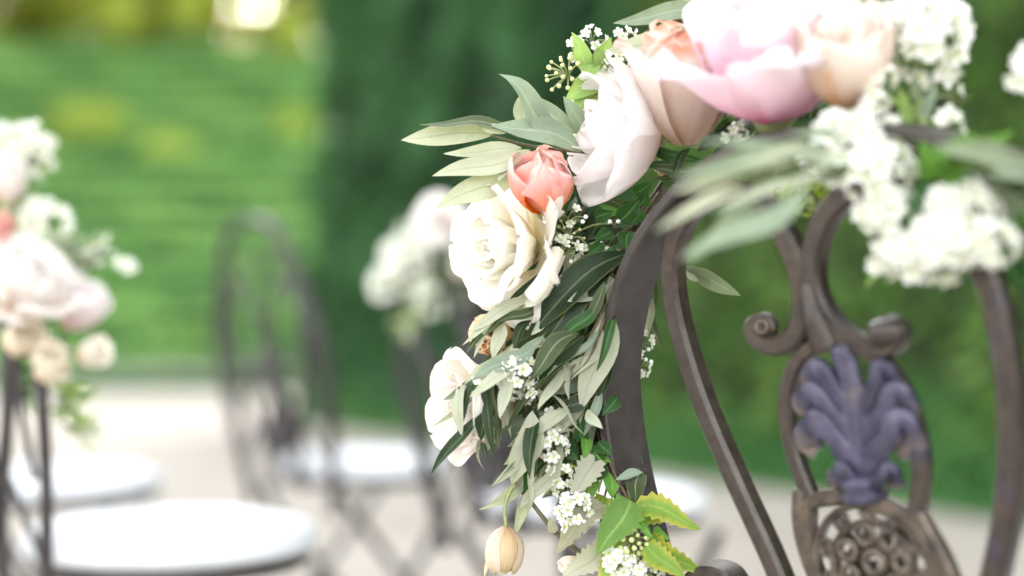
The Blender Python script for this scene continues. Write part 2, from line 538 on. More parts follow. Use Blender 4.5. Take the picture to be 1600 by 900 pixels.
BUD_W = noise_mat('white_bud', (0.78, 0.8, 0.7), (0.86, 0.86, 0.83), 300, 0.5)
BUD_G = noise_mat('green_bud', (0.4, 0.44, 0.16), (0.58, 0.6, 0.3), 300, 0.5)

# ------------------------------------------------------------------ plant builders
def leaf_geo(base, tip, w, roll=0.0, bend=0.0, flip=False, kind='olive', fold=0.25, twist=0.0, nv=10, nu=4, seed=0):
    """w: full width in metres; bend: sagitta / length towards the viewer side; flip shows the underside"""
    T = tip - base
    Ln = T.length
    T.normalize()
    view = ((base + tip) / 2 - CAM).normalized()
    W0 = view.cross(T)
    if W0.length < 1e-4: W0 = T.orthogonal()
    W0.normalize()
    V, F, U = [], [], []
    sway = .07 * math.sin(seed * 12.9)
    fold *= 1 + .6 * math.sin(seed * 7.7)
    for i in range(nv + 1):
        v = i / nv
        if kind == 'olive':
            wf = max(0.045, math.sin(math.pi * min(1, v ** 0.85 * 1.0)) ** 0.85) if v < 0.999 else 0.02
        elif kind == 'ovate':
            wf = max(0.05, (math.sin(math.pi * v ** 0.62)) ** 0.9) if v < 0.999 else 0.02
        else:
            wf = max(0.04, (math.sin(math.pi * v ** 0.6)) ** 0.75 * (1.0 - 0.25 * v)) if v < 0.999 else 0.01
        if kind == 'serrate' and 0 < i < nv:
            wf *= (1.13 if i % 2 else 0.84)
        a = roll + twist * (v - 0.3)
        W = Matrix.Rotation(a, 3, T) @ W0
        Nn = W.cross(T)                       # towards the viewer for roll = 0
        c = base + T * (Ln * v) + Nn * (bend * Ln * 4 * v * (1 - v)) 
        c += W0 * (sway * Ln * math.sin(math.pi * v) + .5 * sway * Ln * math.sin(2 * math.pi * v))
        c += Nn * (0.02 * Ln * noise.noise(Vector((seed * 3.1, v * 3, 0.3))))
        for k in range(nu + 1):
            u = -1 + 2 * k / nu
            s = u * w * 0.5 * wf
            lift = abs(u) ** 1.3 * w * 0.5 * wf * fold
            rip = 0.05 * w * abs(u) * noise.noise(Vector((u * 1.5 + seed, v * 5, seed * 0.7)))
            tt = T * (0.05 * w * abs(u) if kind == 'serrate' and i % 2 else 0)
            V.append(c + W * s + Nn * (lift + rip) - tt)
            U.append(((u + 1) / 2, v))
    n1 = nu + 1
    for i in range(nv):
        for k in range(nu):
            q = (i * n1 + k, i * n1 + k + 1, (i + 1) * n1 + k + 1, (i + 1) * n1 + k)
            F.append(q)
    # make the front side face the viewer
    a, b_, c_ = V[F[len(F) // 2][0]], V[F[len(F) // 2][1]], V[F[len(F) // 2][2]]
    nrm = (b_ - a).cross(c_ - a)
    facing = nrm.dot(CAM - a) > 0
    # roll beyond a quarter turn shows the underside by itself; flip is what the viewer sees
    if facing == flip:
        F = [q[::-1] for q in F]
    return V, F, U


LEAF_N = [0]


def leaf(parent, b, t, wpx, mat, d, dt=None, roll=0.0, bend=0.08, flip=False, kind='olive', fold=0.25, twist=0.0, name='leaf', nv=None):
    LEAF_N[0] += 1
    dt = d if dt is None else dt
    base, tip = P(b[0], b[1], d), P(t[0], t[1], dt)
    nv = nv or (15 if kind == 'serrate' else 10)
    V, F, U = leaf_geo(base, tip, wpx * (.88 if kind == 'olive' else 1) * d / FPX, roll, bend, flip, kind, fold, twist, nv=nv, seed=LEAF_N[0] * 1.37)
    return make(name, V, F, mat, parent, U)


def stem(parent, pts, d, r0, r1=None, mat=None, name='stem', sides=6):
    """pts: (px,py[,depth])"""
    mb = MB()
    tube(mb, [P(p[0], p[1], p[2] if len(p) > 2 else d) for p in pts], r0, r1, sides, bump=0.25)
    return mb.build(name, mat or TWIG, parent)


def petal_geo(Lp, Wp, tilt, curl, recurve, cup, base_r, az, z0, ruffle=0.0, seed=0.0, nu=8, nv=9, notch=0.0, point=5.0, side=0.0, crk=0.035):
    V, U, F = [], [], []
    r, h = base_r, z0
    ca, sa = math.cos(az), math.sin(az)
    for i in range(nv + 1):
        v = 1 - (1 - i / nv) ** 1.5
        a = tilt + curl * v + recurve * v ** 5
        if i > 0:
            r += math.sin(a) * Lp * (v - v0)
            h += math.cos(a) * Lp * (v - v0)
        v0 = v
        w = Wp * (0.18 + 0.82 * v ** 0.6) * math.sqrt(max(0.004, 1 - v ** point))
        for k in range(nu + 1):
            u = -1 + 2 * k / nu
            s = u * w
            t = cup * math.sin(s / cup)
            inn = cup * (1 - math.cos(s / cup))
            rf = ruffle * (v ** 2) * noise.noise(Vector((u * 2.2 + seed * 1.7, v * 2.0 + seed, seed * 0.37)))
            rf2 = 0.5 * ruffle * v ** 3 * math.sin(u * 7 + seed * 5)
            rf += crk * Lp * v * noise.noise(Vector((u * 6 + seed * 2.3, v * 1.5, seed))) + crk * .6 * Lp * v * noise.noise(Vector((u * 13 + seed, v * 5, seed * 1.9)))
            drop = notch * Lp * v ** 6 * math.exp(-(u * 2.5) ** 2)
            rr = r + math.cos(a) * (-inn + rf + rf2) - math.sin(a) * drop
            hh = h - math.sin(a) * (-inn + rf + rf2) - math.cos(a) * drop
            t += side * v
            V.append(Vector((rr * ca - t * sa, rr * sa + t * ca, hh)))
            U.append(((u + 1) / 2, v))
    n1 = nu + 1
    for i in range(nv):
        for k in range(nu):
            F.append((i * n1 + k, i * n1 + k + 1, (i + 1) * n1 + k + 1, (i + 1) * n1 + k))
    return V, F, U


def frame_of(axis_cam, spin=0.0):
    z = cv(axis_cam).normalized()
    x = z.cross(FWD)
    if x.length < 0.05: x = z.cross(UP)
    x.normalize()
    y = z.cross(x)
    return Matrix((x, y, z)).transposed() @ Matrix.Rotation(spin, 3, 'Z')


def flower(name, label, cat, c, d, axis, size, layers, mat, group=None, joined=False, seed=1, spin=0.0, calyx=True, point=5.0):
    """layers: (n, L, W, tilt, curl, recurve, cup, base_r, z0, ruffle) in units of size"""
    rng = random.Random(seed)
    M = frame_of(axis, spin)
    o = P(c[0], c[1], d)
    root = None
    mbj = MB()
    if not joined:
        root = thing(name, o, label, cat, group)
    az0 = 0.0
    for li, (n, Lp, Wp, tilt, curl, rec, cup, br, z0, ruf) in enumerate(layers):
        az0 += 0.7
        for k in range(n):
            az = az0 + 2 * math.pi * k / n + rng.uniform(-0.16, 0.16)
            j = lambda s: 1 + rng.uniform(-s, s)
            V, F, U = petal_geo(Lp * size * j(.09), Wp * size * j(.1), tilt + rng.uniform(-.1, .1), curl + rng.uniform(-.12, .12),
                                rec + rng.uniform(-.3, .3), cup * size * j(.1), br * size, az, z0 * size, ruf * size,
                                rng.uniform(0, 50), nu=10 if not joined else 6, nv=12 if not joined else 7,
                                notch=rng.choice((0, 0, 0.05, 0.1)), side=rng.uniform(-.1, .1) * size, point=point)
            V = [o + M @ v for v in V]
            if joined:
                mbj.add(V, F, U)
            else:
                make('petal', V, F, mat, root, U)
    if not joined and calyx:
        mb = MB()
        z = cv(axis).normalized()
        lathe(mb, o, z, [(0.01 * size, -.2 * size), (.13 * size, -.14 * size), (.2 * size, -.02 * size), (.16 * size, .05 * size)], 10)
        tube(mb, [o - z * (.15 * size), o - z * (.6 * size)], 0.0022, 0.002, 6)
        mb.build('calyx', STEM_GREEN, root)
    if joined:
        root = mbj.build(name, mat)
        tag(root, label, cat, group)
    return root


ROSE = [(4, .78, .24, -.05, -.25, .1, .16, .03, .0, .03), (5, .84, .34, .05, -.2, .3, .26, .05, .0, .05), (6, .90, .44, .22, -.1, .6, .38, .07, -.02, .07),
        (7, .98, .52, .48, -.05, .8, .55, .09, -.05, .08), (8, 1.05, .58, .78, .0, .9, .75, .1, -.08, .09), (8, 1.08, .58, 1.12, .05, .7, .9, .1, -.1, .1)]
ROSE_LITE = [(4, .8, .3, .0, -.2, .2, .2, .03, .0, .03), (6, .9, .45, .3, -.1, .6, .4, .07, -.02, .06), (7, 1.0, .58, .75, .0, .8, .7, .1, -.06, .08), (7, 1.05, .6, 1.1, .05, .6, .9, .1, -.08, .08)]
CUP = [(4, 1.0, .4, .15, -.55, .1, .3, .05, .0, .03), (5, 1.12, .55, .45, -.8, .2, .45, .07, .0, .04), (6, 1.22, .68, .75, -1.05, .35, .6, .08, -.03, .05)]
PEONY = [(5, .95, .4, .1, -.4, .2, .3, .05, 0, .06), (6, 1.05, .55, .4, -.6, .3, .5, .08, -.02, .08), (6, 1.2, .7, .75, -.75, .4, .75, .1, -.05, .09), (6, 1.25, .75, 1.1, -.75, .5, .95, .12, -.08, .1)]


# floret cluster -----------------------------------------------------------
def floret_mesh(name, mats, r=1.0, seed=3, np_=5):
    rng = random.Random(seed)
    mb = MB()
    for k in range(np_):
        V, F, U = petal_geo(r, .48 * r, 1.15 + rng.uniform(-.15, .15), -.15, .2, .8 * r, .08 * r, 2 * math.pi * k / np_ + rng.uniform(-.1, .1), 0, .12 * r, rng.uniform(0, 9), nu=4, nv=4)
        mb.add(V, F, U, 0)
    ball(mb, (0, 0, .1 * r), .15 * r, 1, 6, 0.6)
    for k in range(5):
        an = 2 * math.pi * k / 5 + .6
        p = Vector((math.cos(an) * .42 * r, math.sin(an) * .42 * r, .45 * r))
        tube(mb, [(0, 0, .1 * r), p], .025 * r, .02 * r, 3, 1, 1)
        ball(mb, p, .06 * r, 1, 4)
    return new_mesh(name, mb.v, mb.f, mats, mb.uv, True, mb.m)


FLORETS = [floret_mesh('floret_mesh', [WHITE_P, FLOR_C], 1.0, s) for s in (1, 2, 3)]
GFLORETS = [floret_mesh('green_floret_mesh', [GREEN_FL, GREEN_FL], 1.0, s) for s in (4, 5)]
_b = MB(); ball(_b, (0, 0, 0), 1.0, 0, 8)
BUDM = new_mesh('bud_mesh', _b.v, _b.f, BUD_W, _b.uv)
BUDG = new_mesh('green_bud_mesh', _b.v, _b.f, BUD_G, _b.uv)


def put(mesh, name, loc, axis, s, parent, spin=0.0):
    o = bpy.data.objects.new(name, mesh)
    col.objects.link(o)
    o.parent = parent
    o.location = Vector(loc) - origin_of(parent)
    o.rotation_mode = 'QUATERNION'
    o.rotation_quaternion = Vector(axis).normalized().to_track_quat('Z', 'Y') @ Matrix.Rotation(spin, 3, 'Z').to_quaternion()
    o.scale = (s, s, s)
    return o


def cluster(name, label, cat, blobs, d, fpx, seed, meshes=None, hub=None, group=None, buds=0, smat=None, fn='floret'):
    """blobs: (px,py,rx,ry,count[,depth]) florets spread over the near side of ellipsoids"""
    rng = random.Random(seed)
    meshes = meshes or FLORETS
    hub = hub or (blobs[0][0] + 5, blobs[0][1] + blobs[0][3] * 0.6)
    hubp = P(hub[0], hub[1], d + 0.03)
    root = thing(name, hubp, label, cat, group)
    mb = MB()
    for bl in blobs:
        px, py, rx, ry, n = bl[:5]
        dd = bl[5] if len(bl) > 5 else d
        c0 = P(px, py, dd)
        k = dd / FPX
        tube(mb, [hubp, (hubp + c0) / 2 + cv((0, .003, 0)), c0 - cv((0, 0, .006))], .0011, .0008, 5, 0, 3)
        for i in range(n):
            a = rng.uniform(0, 2 * math.pi)
            rr = math.sqrt((i + .5) / n)
            if i % 5 == 0: rr = 1.0
            x, y = rr * math.cos(a), rr * math.sin(a)
            a2 = i * 2.39996
            x, y = rr * math.cos(a2), rr * math.sin(a2)
            z = math.sqrt(max(0, 1 - rr * rr))
            rz = (rx + ry) / 2 * 0.8
            pos = c0 + cv((x * rx * k, y * ry * k, z * rz * k)) + cv((rng.uniform(-1, 1), rng.uniform(-1, 1), rng.uniform(-1, 1))) * (fpx * .22 * k)
            ax = cv((x + rng.uniform(-.35, .35), y + rng.uniform(-.35, .35), z + .35))
            tube(mb, [c0 - cv((0, .004, .006)), (c0 + pos) / 2, pos], .0006, .0005, 4, 0, 1)
            if rng.random() < buds:
                put(BUDM, 'bud', pos, ax, fpx * .22 * k, root)
            else:
                put(rng.choice(meshes), fn, pos, ax, fpx * .55 * k * rng.uniform(.85, 1.12), root, rng.uniform(0, 6))
    mb.build('stalks', smat or STEM_GREEN, root)
    return root


def umbel(name, label, c, d, rpx, n, seed, axis=(0, .3, 1), budmesh=None, budpx=7, hub=(0, 0), spread=1.2):
    rng = random.Random(seed)
    h = P(c[0] + hub[0], c[1] + hub[1], d + .005)
    root = thing(name, h, label, 'flower umbel')
    M = frame_of(axis)
    mb = MB()
    k = d / FPX
    for i in range(n):
        az = i * 2.39996
        el = spread * math.sqrt((i + .5) / n)
        v = M @ Vector((math.sin(el) * math.cos(az), math.sin(el) * math.sin(az), math.cos(el)))
        p = h + v * (rpx * k * rng.uniform(.75, 1.05))
        tube(mb, [h, (h + p) / 2 + Vector((0, 0, .001)), p], .0007, .0006, 5, 0, 3)
        put(budmesh or BUDG, 'bud', p, v, budpx * .5 * k * rng.uniform(.8, 1.2), root)
    tube(mb, [h, h - cv(axis).normalized() * (rpx * k * 1.3)], .001, .001, 5, 0, 1)
    mb.build('stalks', STEM_GREEN, root)
    return root


# ================================================================== the setting
def box(mb, x0, x1, y0, y1, z0, z1, mi=0):
    v = [(x0, y0, z0), (x1, y0, z0), (x1, y1, z0), (x0, y1, z0), (x0, y0, z1), (x1, y0, z1), (x1, y1, z1), (x0, y1, z1)]
    mb.add(v, [(3, 2, 1, 0), (4, 5, 6, 7), (0, 1, 5, 4), (1, 2, 6, 5), (2, 3, 7, 6), (3, 0, 4, 7)], None, mi)


nrg = np.random.default_rng(11)


def leaf_cloud(name, pts, nrm, size, mat, parent=None, aspect=0.55, wild=0.7, hang=0.0):
    """many small rhombic leaves, one mesh"""
    n = len(pts)
    nn = nrm + nrg.normal(0, wild, (n, 3))
    nn /= np.linalg.norm(nn, axis=1)[:, None] + 1e-9
    t = nrg.normal(0, 1, (n, 3))
    t[:, 2] -= hang
    t -= nn * (t * nn).sum(1)[:, None]
    t /= np.linalg.norm(t, axis=1)[:, None] + 1e-9
    w = np.cross(nn, t)
    s = size * nrg.uniform(0.6, 1.25, n)[:, None]
    fold = nn * s * 0.12
    a = pts - t * s * 0.5
    b = pts + w * s * 0.5 * aspect + fold
    c = pts + t * s * 0.5
    d = pts - w * s * 0.5 * aspect + fold
    V = np.stack([a, b, c, d], 1).reshape(-1, 3)
    if parent is not None:
        V = V - np.array(origin_of(parent))
    me = bpy.data.meshes.new(name)
    me.vertices.add(4 * n)
    me.vertices.foreach_set('co', V.astype(np.float32).ravel())
    me.loops.add(4 * n)
    me.loops.foreach_set('vertex_index', np.arange(4 * n, dtype=np.int32))
    me.polygons.add(n)
    me.polygons.foreach_set('loop_start', np.arange(0, 4 * n, 4, dtype=np.int32))
    me.materials.append(mat)
    me.update(calc_edges=True)
    o = bpy.data.objects.new(name, me)
    col.objects.link(o)
    o.parent = parent
    return o


mb = MB()
G = 600
mb.add([(-G, -G, 0), (G, -G, 0), (G, G, 0), (-G, G, 0)], [(0, 1, 2, 3)])
tag(mb.build('ground', GRAVEL, None, False), 'pale beige gravel ground under the chairs', None, None, 'structure')

# terraced bank behind, on the left
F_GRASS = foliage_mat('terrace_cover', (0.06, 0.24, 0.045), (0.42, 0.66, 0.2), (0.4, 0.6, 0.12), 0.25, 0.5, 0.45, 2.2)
F_HEDGE = foliage_mat('hedge_dark', (0.005, 0.026, 0.010), (0.062, 0.175, 0.06), (0.08, 0.21, 0.04), 0.25, 0.5, 1.3, 2.6)
F_HEDGE2 = foliage_mat('hedge_light', (0.025, 0.075, 0.012), (0.13, 0.225, 0.045), (0.16, 0.28, 0.03), 0.25, 0.5, 1.5, 2.0)
F_BORDER = foliage_mat('border_green', (0.03, 0.10, 0.03), (0.085, 0.21, 0.06), (0.13, 0.28, 0.05), 0.25)
F_TREE = foliage_mat('tree_sunlit', (0.06, 0.12, 0.02), (0.16, 0.24, 0.05), (0.62, 0.60, 0.08), 0.55)
NT, Y0, RISE, RUN = 15, 27.0, 0.71, 1.3
XL, XR = -19.0, 5.0
mb = MB()
box(mb, XL, XR, Y0 + NT * RUN, Y0 + NT * RUN + 30, 0, NT * RISE)
bank = tag(mb.build('terraced_bank', SOIL, None, False), 'terraced green bank rising behind the chairs', None, None, 'structure')
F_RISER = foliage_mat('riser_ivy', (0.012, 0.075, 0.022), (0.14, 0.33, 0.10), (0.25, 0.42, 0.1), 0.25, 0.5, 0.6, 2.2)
pts, nrm, rpts = [], [], []
for i in range(NT):
    mb = MB()
    box(mb, XL, XR, Y0 + i * RUN, Y0 + NT * RUN - 0.002 - 0.001 * i, i * RISE, (i + 1) * RISE)
    mb.build('grass_step', SOIL, bank, False)
    n = 1900
    z = i * RISE + RISE * nrg.uniform(0.0, 1.0, n) ** 0.8
    rpts.append(np.stack([nrg.uniform(XL, 2.5, n), Y0 + i * RUN - nrg.uniform(0.01, 0.16, n), z], 1))
    n = 3000
    x = nrg.uniform(XL, 2.5, n)
    pts.append(np.stack([x, Y0 + i * RUN + nrg.uniform(-0.14, RUN * 0.9, n), (i + 1) * RISE + nrg.uniform(0.0, 1.0, n) ** 1.5 * (.12 + .22 * np.clip(np.sin(x * 1.7 + i * 2.3), 0, 1))], 1)); nrm.append(np.tile([0, -0.15, 1], (n, 1)))
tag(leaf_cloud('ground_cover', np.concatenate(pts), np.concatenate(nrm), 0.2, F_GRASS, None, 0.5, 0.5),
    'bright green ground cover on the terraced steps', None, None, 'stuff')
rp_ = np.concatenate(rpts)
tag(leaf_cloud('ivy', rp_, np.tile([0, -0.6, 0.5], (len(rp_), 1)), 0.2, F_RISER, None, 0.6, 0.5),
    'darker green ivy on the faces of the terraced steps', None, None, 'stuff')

# low stone edging and strip of box in front of the bank
root = thing('stone_wall', (-7, 26.3, 0), 'low pale stone wall at the foot of the green terraces', 'wall')
for k in range(14):
    mb = MB()
    x0 = -14 + k * 0.72
    h = 0.42 + random.uniform(-.02, .02)
    box(mb, x0 + .01, x0 + .71, 26.3 + random.uniform(-.03, .02), 26.85, 0.0, h)
    mb.build('stone_block', STONE, root, False)
n = 6000
p = np.stack([nrg.uniform(-14, 2, n), nrg.uniform(25.4, 26.1, n), nrg.uniform(0, .3, n)], 1)
tag(leaf_cloud('low_planting', p, np.tile([0, -0.4, 0.8], (n, 1)), 0.12, F_BORDER), 'thin strip of low green planting before the stone wall', None, None, 'stuff')


# trees on top of the bank
def tree(loc, h, rad, nleaf, label, seed, lsize=0.22, z0=.06):
    rg = random.Random(seed)
    loc = Vector(loc)
    root = thing('tree', loc, label, 'tree', 'trees on top of the bank')
    mb = MB()
    pts = [loc, loc + Vector((.1, .1, h * .3)), loc + Vector((-.1, .2, h * .6)), loc + Vector((.1, .1, h * .9))]
    tube(mb, pts, .22, .06, 9, 0, 5)
    cl = []
    for k in range(28):
        a = k * 2.4 + rg.uniform(-.4, .4)
        z = (z0 + (.96 - z0) * k / 27) * h
        rr = rad * math.sqrt(max(0.12, 1 - ((z / h - .5) / .55) ** 2)) * rg.uniform(.55, 1)
        e = loc + Vector((math.cos(a) * rr, math.sin(a) * rr, z))
        s = loc + Vector((0, .1, max(.3, z - .35 * rr)))
        tube(mb, [s, (s + e) / 2 + Vector((0, 0, .12)), e], .07, .02, 5, 0, 3)
        cl.append((e, rg.uniform(.55, .95) * rad * .42))
    mb.build('trunk', BARK, root)
    pp, q = [], []
    for e, r_ in cl:
        n = nleaf // len(cl)
        dv = nrg.normal(0, 1, (n, 3)); dv /= np.linalg.norm(dv, axis=1)[:, None]
        pp.append(np.array(e) + dv * r_ * nrg.uniform(0.3, 1.0, (n, 1)) ** 0.6 * np.array([1.25, 1.25, .75])); q.append(dv)
    o = leaf_cloud('crown', np.concatenate(pp), np.concatenate(q), lsize, F_TREE, root, 0.6, 0.8, 0.5)
    o['kind'] = 'stuff'
    return root


ZB = NT * RISE
TL = ['leftmost tree on top of the green bank, its brown trunk at the picture edge', 'second tree from the left above the green bank',
      'yellow lit tree just left of the bright sky gap above the bank', 'yellow lit tree just right of the bright sky gap',
      'tree above the bank, half hidden behind the dark hedge end', 'rounded tree standing in the second row behind the sky gap',
      'tree in the second row above the left end of the bank', 'tree in the second row between the two left trees']
for k, (x, y, h, rad) in enumerate([(-17.6, 48.5, 10, 3.0), (-14.4, 48.6, 11, 2.8), (-11.2, 48.2, 10, 2.1), (-7.7, 48.4, 11, 1.9), (-3.0, 49, 11, 3.0),
                                    (-6.8, 54, 9, 2.6), (-20, 53, 12, 4.0), (-13.5, 54, 12, 4.2)]):
    tree((x, y, ZB), h, rad, 15000, TL[k], 40 + k, 0.34, (.04, .05, .05, .1, .1, .05, .03, .03)[k])

F_SUN_PATCH = foliage_mat('sun_patch_foliage', (0.24, 0.34, 0.05), (0.52, 0.58, 0.11), (0.55, 0.6, 0.1), 0.4, 0.5, 0.5)  # yellow leaf clumps added on the bank; their colour stands in for sunlight
for (px, py, dd, rx, rz, lb) in [(140, 190, 38.6, 1.2, .5, 'yellow leaf clump added for a sun patch on the upper left terraces'), (262, 232, 37.0, .7, .4, 'small yellow green leaf clump added for a fainter sun patch right of the first'), (460, 195, 38.4, .5, .45, 'little yellowish leaf clump added for a light spot close to the dark hedge'), (190, 22, 45.4, .9, .8, 'yellow leaf clump added for the sunlit glow left on top of the bank'), (292, 12, 45.6, .8, .6, 'yellow leaf clump added for the sunlit glow in the middle of the bank top'), (455, 50, 45.4, .7, .8, 'bright yellow leaf clump added for the glow at the bank top beside the hedge')]:
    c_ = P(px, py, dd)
    root = thing('sun_patch_shrub', c_ - Vector((0, 0, rz)), lb, 'sun_patch_shrub', 'leaf clumps added for sun patches on the bank')
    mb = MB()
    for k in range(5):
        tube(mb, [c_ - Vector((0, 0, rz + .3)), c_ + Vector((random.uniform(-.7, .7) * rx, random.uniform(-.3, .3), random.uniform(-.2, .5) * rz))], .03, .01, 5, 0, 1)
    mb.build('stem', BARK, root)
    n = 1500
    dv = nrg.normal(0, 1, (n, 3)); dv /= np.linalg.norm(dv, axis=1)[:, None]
    o = leaf_cloud('foliage', np.array(c_) + dv * np.array([rx, .5, rz]) * nrg.uniform(.3, 1, (n, 1)) ** .5, dv, .13, F_SUN_PATCH, root)
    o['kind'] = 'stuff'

# the tall hedge on the right: runs from beside the camera away to the left
HU = Vector((-0.453, 0.8915, 0)); HN = Vector((-0.8915, -0.453, 0)); HA = Vector((2.50, 6.6, 0))


def hedge(name, label, t0, t1, h, n, size, mat, off=0.0, cap=True, wob=0.22):
    base = HA + HU * ((t0 + t1) / 2) + HN * off
    root = thing(name, base, label, 'hedge')
    mb = MB()
    th = 1.5
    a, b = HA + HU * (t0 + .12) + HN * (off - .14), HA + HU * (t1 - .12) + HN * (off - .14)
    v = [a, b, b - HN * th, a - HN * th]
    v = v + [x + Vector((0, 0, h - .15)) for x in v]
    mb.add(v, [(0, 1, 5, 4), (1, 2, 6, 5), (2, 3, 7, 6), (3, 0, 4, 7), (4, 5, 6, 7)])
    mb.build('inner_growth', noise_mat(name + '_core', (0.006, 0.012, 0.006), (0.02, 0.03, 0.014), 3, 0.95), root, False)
    t = nrg.uniform(t0, t1, n); z = nrg.uniform(0.02, h, n)
    f = np.array([noise.noise(Vector((a_ * 1.1, b_ * 1.1, 3.0))) + .5 * noise.noise(Vector((a_ * 3, b_ * 3, 9.0))) for a_, b_ in zip(t, z)])
    dep = off + f * wob + nrg.uniform(-.16, .1, n)
    p = np.array(HA)[None] + np.array(HU)[None] * t[:, None] + np.array(HN)[None] * dep[:, None]
    p[:, 2] = z
    q = np.tile(np.array(HN) + np.array([0, 0, .35]), (n, 1))
    if cap:
        m = n // 5
        s = nrg.uniform(-th, 0, m)
        p2 = np.array(HA)[None] + np.array(HU)[None] * (t1 + nrg.uniform(-.1, .12, m))[:, None] + np.array(HN)[None] * (s + off)[:, None]
        p2[:, 2] = nrg.uniform(0, h, m)
        p = np.concatenate([p, p2]); q = np.concatenate([q, np.tile(np.array(HU) + np.array([0, 0, .3]), (m, 1))])
    o = leaf_cloud('foliage', p, q, size, mat, root, 0.6, 0.6, 0.3)
    o['kind'] = 'stuff'
    return root


hedge('hedge', 'tall dark evergreen hedge ending behind the garlanded chairs', 3.4, 10.4, 7.0, 26000, 0.13, F_HEDGE, 0.0, True, 0.4)
hedge('hedge', 'tall lighter green clipped hedge at the right edge', -12.0, 3.5, 6.4, 32000, 0.12, F_HEDGE2, 0.04, False, 0.2)
n = 16000
t = nrg.uniform(-3, 10.4, n); s = nrg.uniform(0, 1, n) ** 1.5
p = np.array(HA)[None] + np.array(HU)[None] * t[:, None] + np.array(HN)[None] * (0.05 + s * 0.35)[:, None]
p[:, 2] = nrg.uniform(0, 1, n) * (1 - s) * (.42 + .22 * np.sin(t * 2.1) * np.sin(t * .9 + 1)) + .01
tag(leaf_cloud('border_planting', p, np.tile(np.array(HN) * .6 + np.array([0, 0, .8]), (n, 1)), 0.09, F_BORDER),
    'bright green low planting along the foot of the tall hedge', None, None, 'stuff')


# ================================================================== the chairs behind
def far_chair(loc, ang, label, seat_r=0.205, zt=1.0, lean=.18, hb=.013, b0=.2, group='round seated iron chairs behind'):
    loc = Vector((loc[0], loc[1], 0))
    root = thing('garden_chair', loc, label, 'chair', group)
    ca, sa = math.cos(ang), math.sin(ang)
    W = lambda x, y, z: loc + Vector((x * ca - y * sa, x * sa + y * ca, z))
    bx = lambda z: -b0 - (z - .45) * lean
    n = Vector((ca, sa, lean))
    mb = MB()
    lathe(mb, W(0, 0, 0), (0, 0, 1), [(.001, .47), (seat_r * .8, .468), (seat_r * .97, .475), (seat_r, .49), (seat_r * .98, .508), (seat_r * .8, .518), (.001, .522)], 40)
    cu = mb.build('cushion', CUSHION, root)
    mb = MB()
    tube(mb, [W(seat_r * .995 * math.cos(k * math.pi / 16), seat_r * .995 * math.sin(k * math.pi / 16), .484) for k in range(33)], .0045, .0045, 6, 0, 1)
    mb.build('piping', CUSHION, cu)
    mb = MB()
    lathe(mb, W(0, 0, 0), (0, 0, 1), [(.001, .454), (seat_r * .93, .454), (seat_r * .95, .46), (seat_r * .93, .469), (.001, .4695)], 32)
    mb.build('seat', IRON_BG, root)
    hw = [(.17, .40), (.19, .5), (.215, .62), (.222, .74), (.19, .86), (.11, .965 * zt)]
    hoop = [(bx(z), y, z) for y, z in hw] + [(bx(zt), 0, zt)] + [(bx(z), -y, z) for y, z in reversed(hw)]
    mb = MB(); bar(mb, [W(*q) for q in hoop], n, .0055, hb, 5)
    mb.build('back_frame', IRON_BG, root)
    for s in (1, -1):
        mb = MB(); bar(mb, [W(bx(z), s * y, z) for y, z in [(.06, .45), (.07, .55), (.13, .7), (.155, .82), (.1, .9), (.04, .86), (.01, .78), (.035, .73), (.07, .74)]], n, .0075, .0075, 5)
        mb.build('scroll_bar', IRON_BG, root)
        mb = MB(); bar(mb, [W(-.17, s * .17, .44), W(-.06, s * .18, .3), W(.08, s * .19, .15), W(.24, s * .2, .0)], Vector((-sa, ca, 0)), .008, .01, 5)
        mb.build('leg', IRON_BG, root)
        mb = MB(); bar(mb, [W(.16, s * .15, .44), W(.05, s * .16, .3), W(-.1, s * .17, .14), W(-.26, s * .18, .0)], Vector((-sa, ca, 0)), .008, .01, 5)
        mb.build('leg', IRON_BG, root)
    mb = MB()
    bar(mb, [W(bx(.5) + .07 * 0, .1 * math.cos(a) * .75, .6 + .13 * math.sin(a)) + Vector((ca, sa, 0)) * (-.13 * math.sin(a) * .3 - .03) for a in [k * math.pi / 8 for k in range(17)]], n, .007, .007, 2)
    for k in range(7):
        a = k * 2 * math.pi / 7
        ball(mb, W(bx(.58), .035 * math.cos(a), .58 + .045 * math.sin(a)), .022, 0, 6)
    ball(mb, W(bx(.58), 0, .58), .025)
    for s in (1, -1):
        for k in range(3):
            mb2 = [W(bx(.64), 0, .64), W(bx(.68 + .03 * k), s * .03, .68 + .03 * k), W(bx(.68 + .03 * k), s * .055, .68 + .025 * k)]
            tube(mb, mb2, .012, .006, 5, 0, 3)
    mb.build('medallion', IRON_BG, root)
    mb = MB()
    for s in (1, -1):
        bar(mb, [W(bx(z), s * y, z) for y, z in [(.015, .9), (.05, .96), (.1, .93), (.14, .86), (.17, .78), (.16, .7), (.18, .6)]], n, .004, .004, 4)
        bar(mb, [W(bx(z), s * y, z) for y, z in [(.1, .6), (.14, .55), (.17, .52), (.185, .47)]], n, .004, .004, 4)
    mb.build('infill', IRON_BG, root)
    mb = MB(); tube(mb, [W(.09, -.19, .14), W(.09, .19, .14)], .007, .007, 6, 0, 1); tube(mb, [W(-.12, -.17, .13), W(-.12, .17, .13)], .007, .007, 6, 0, 1)
    mb.build('stretcher', IRON_BG, root)
    return root


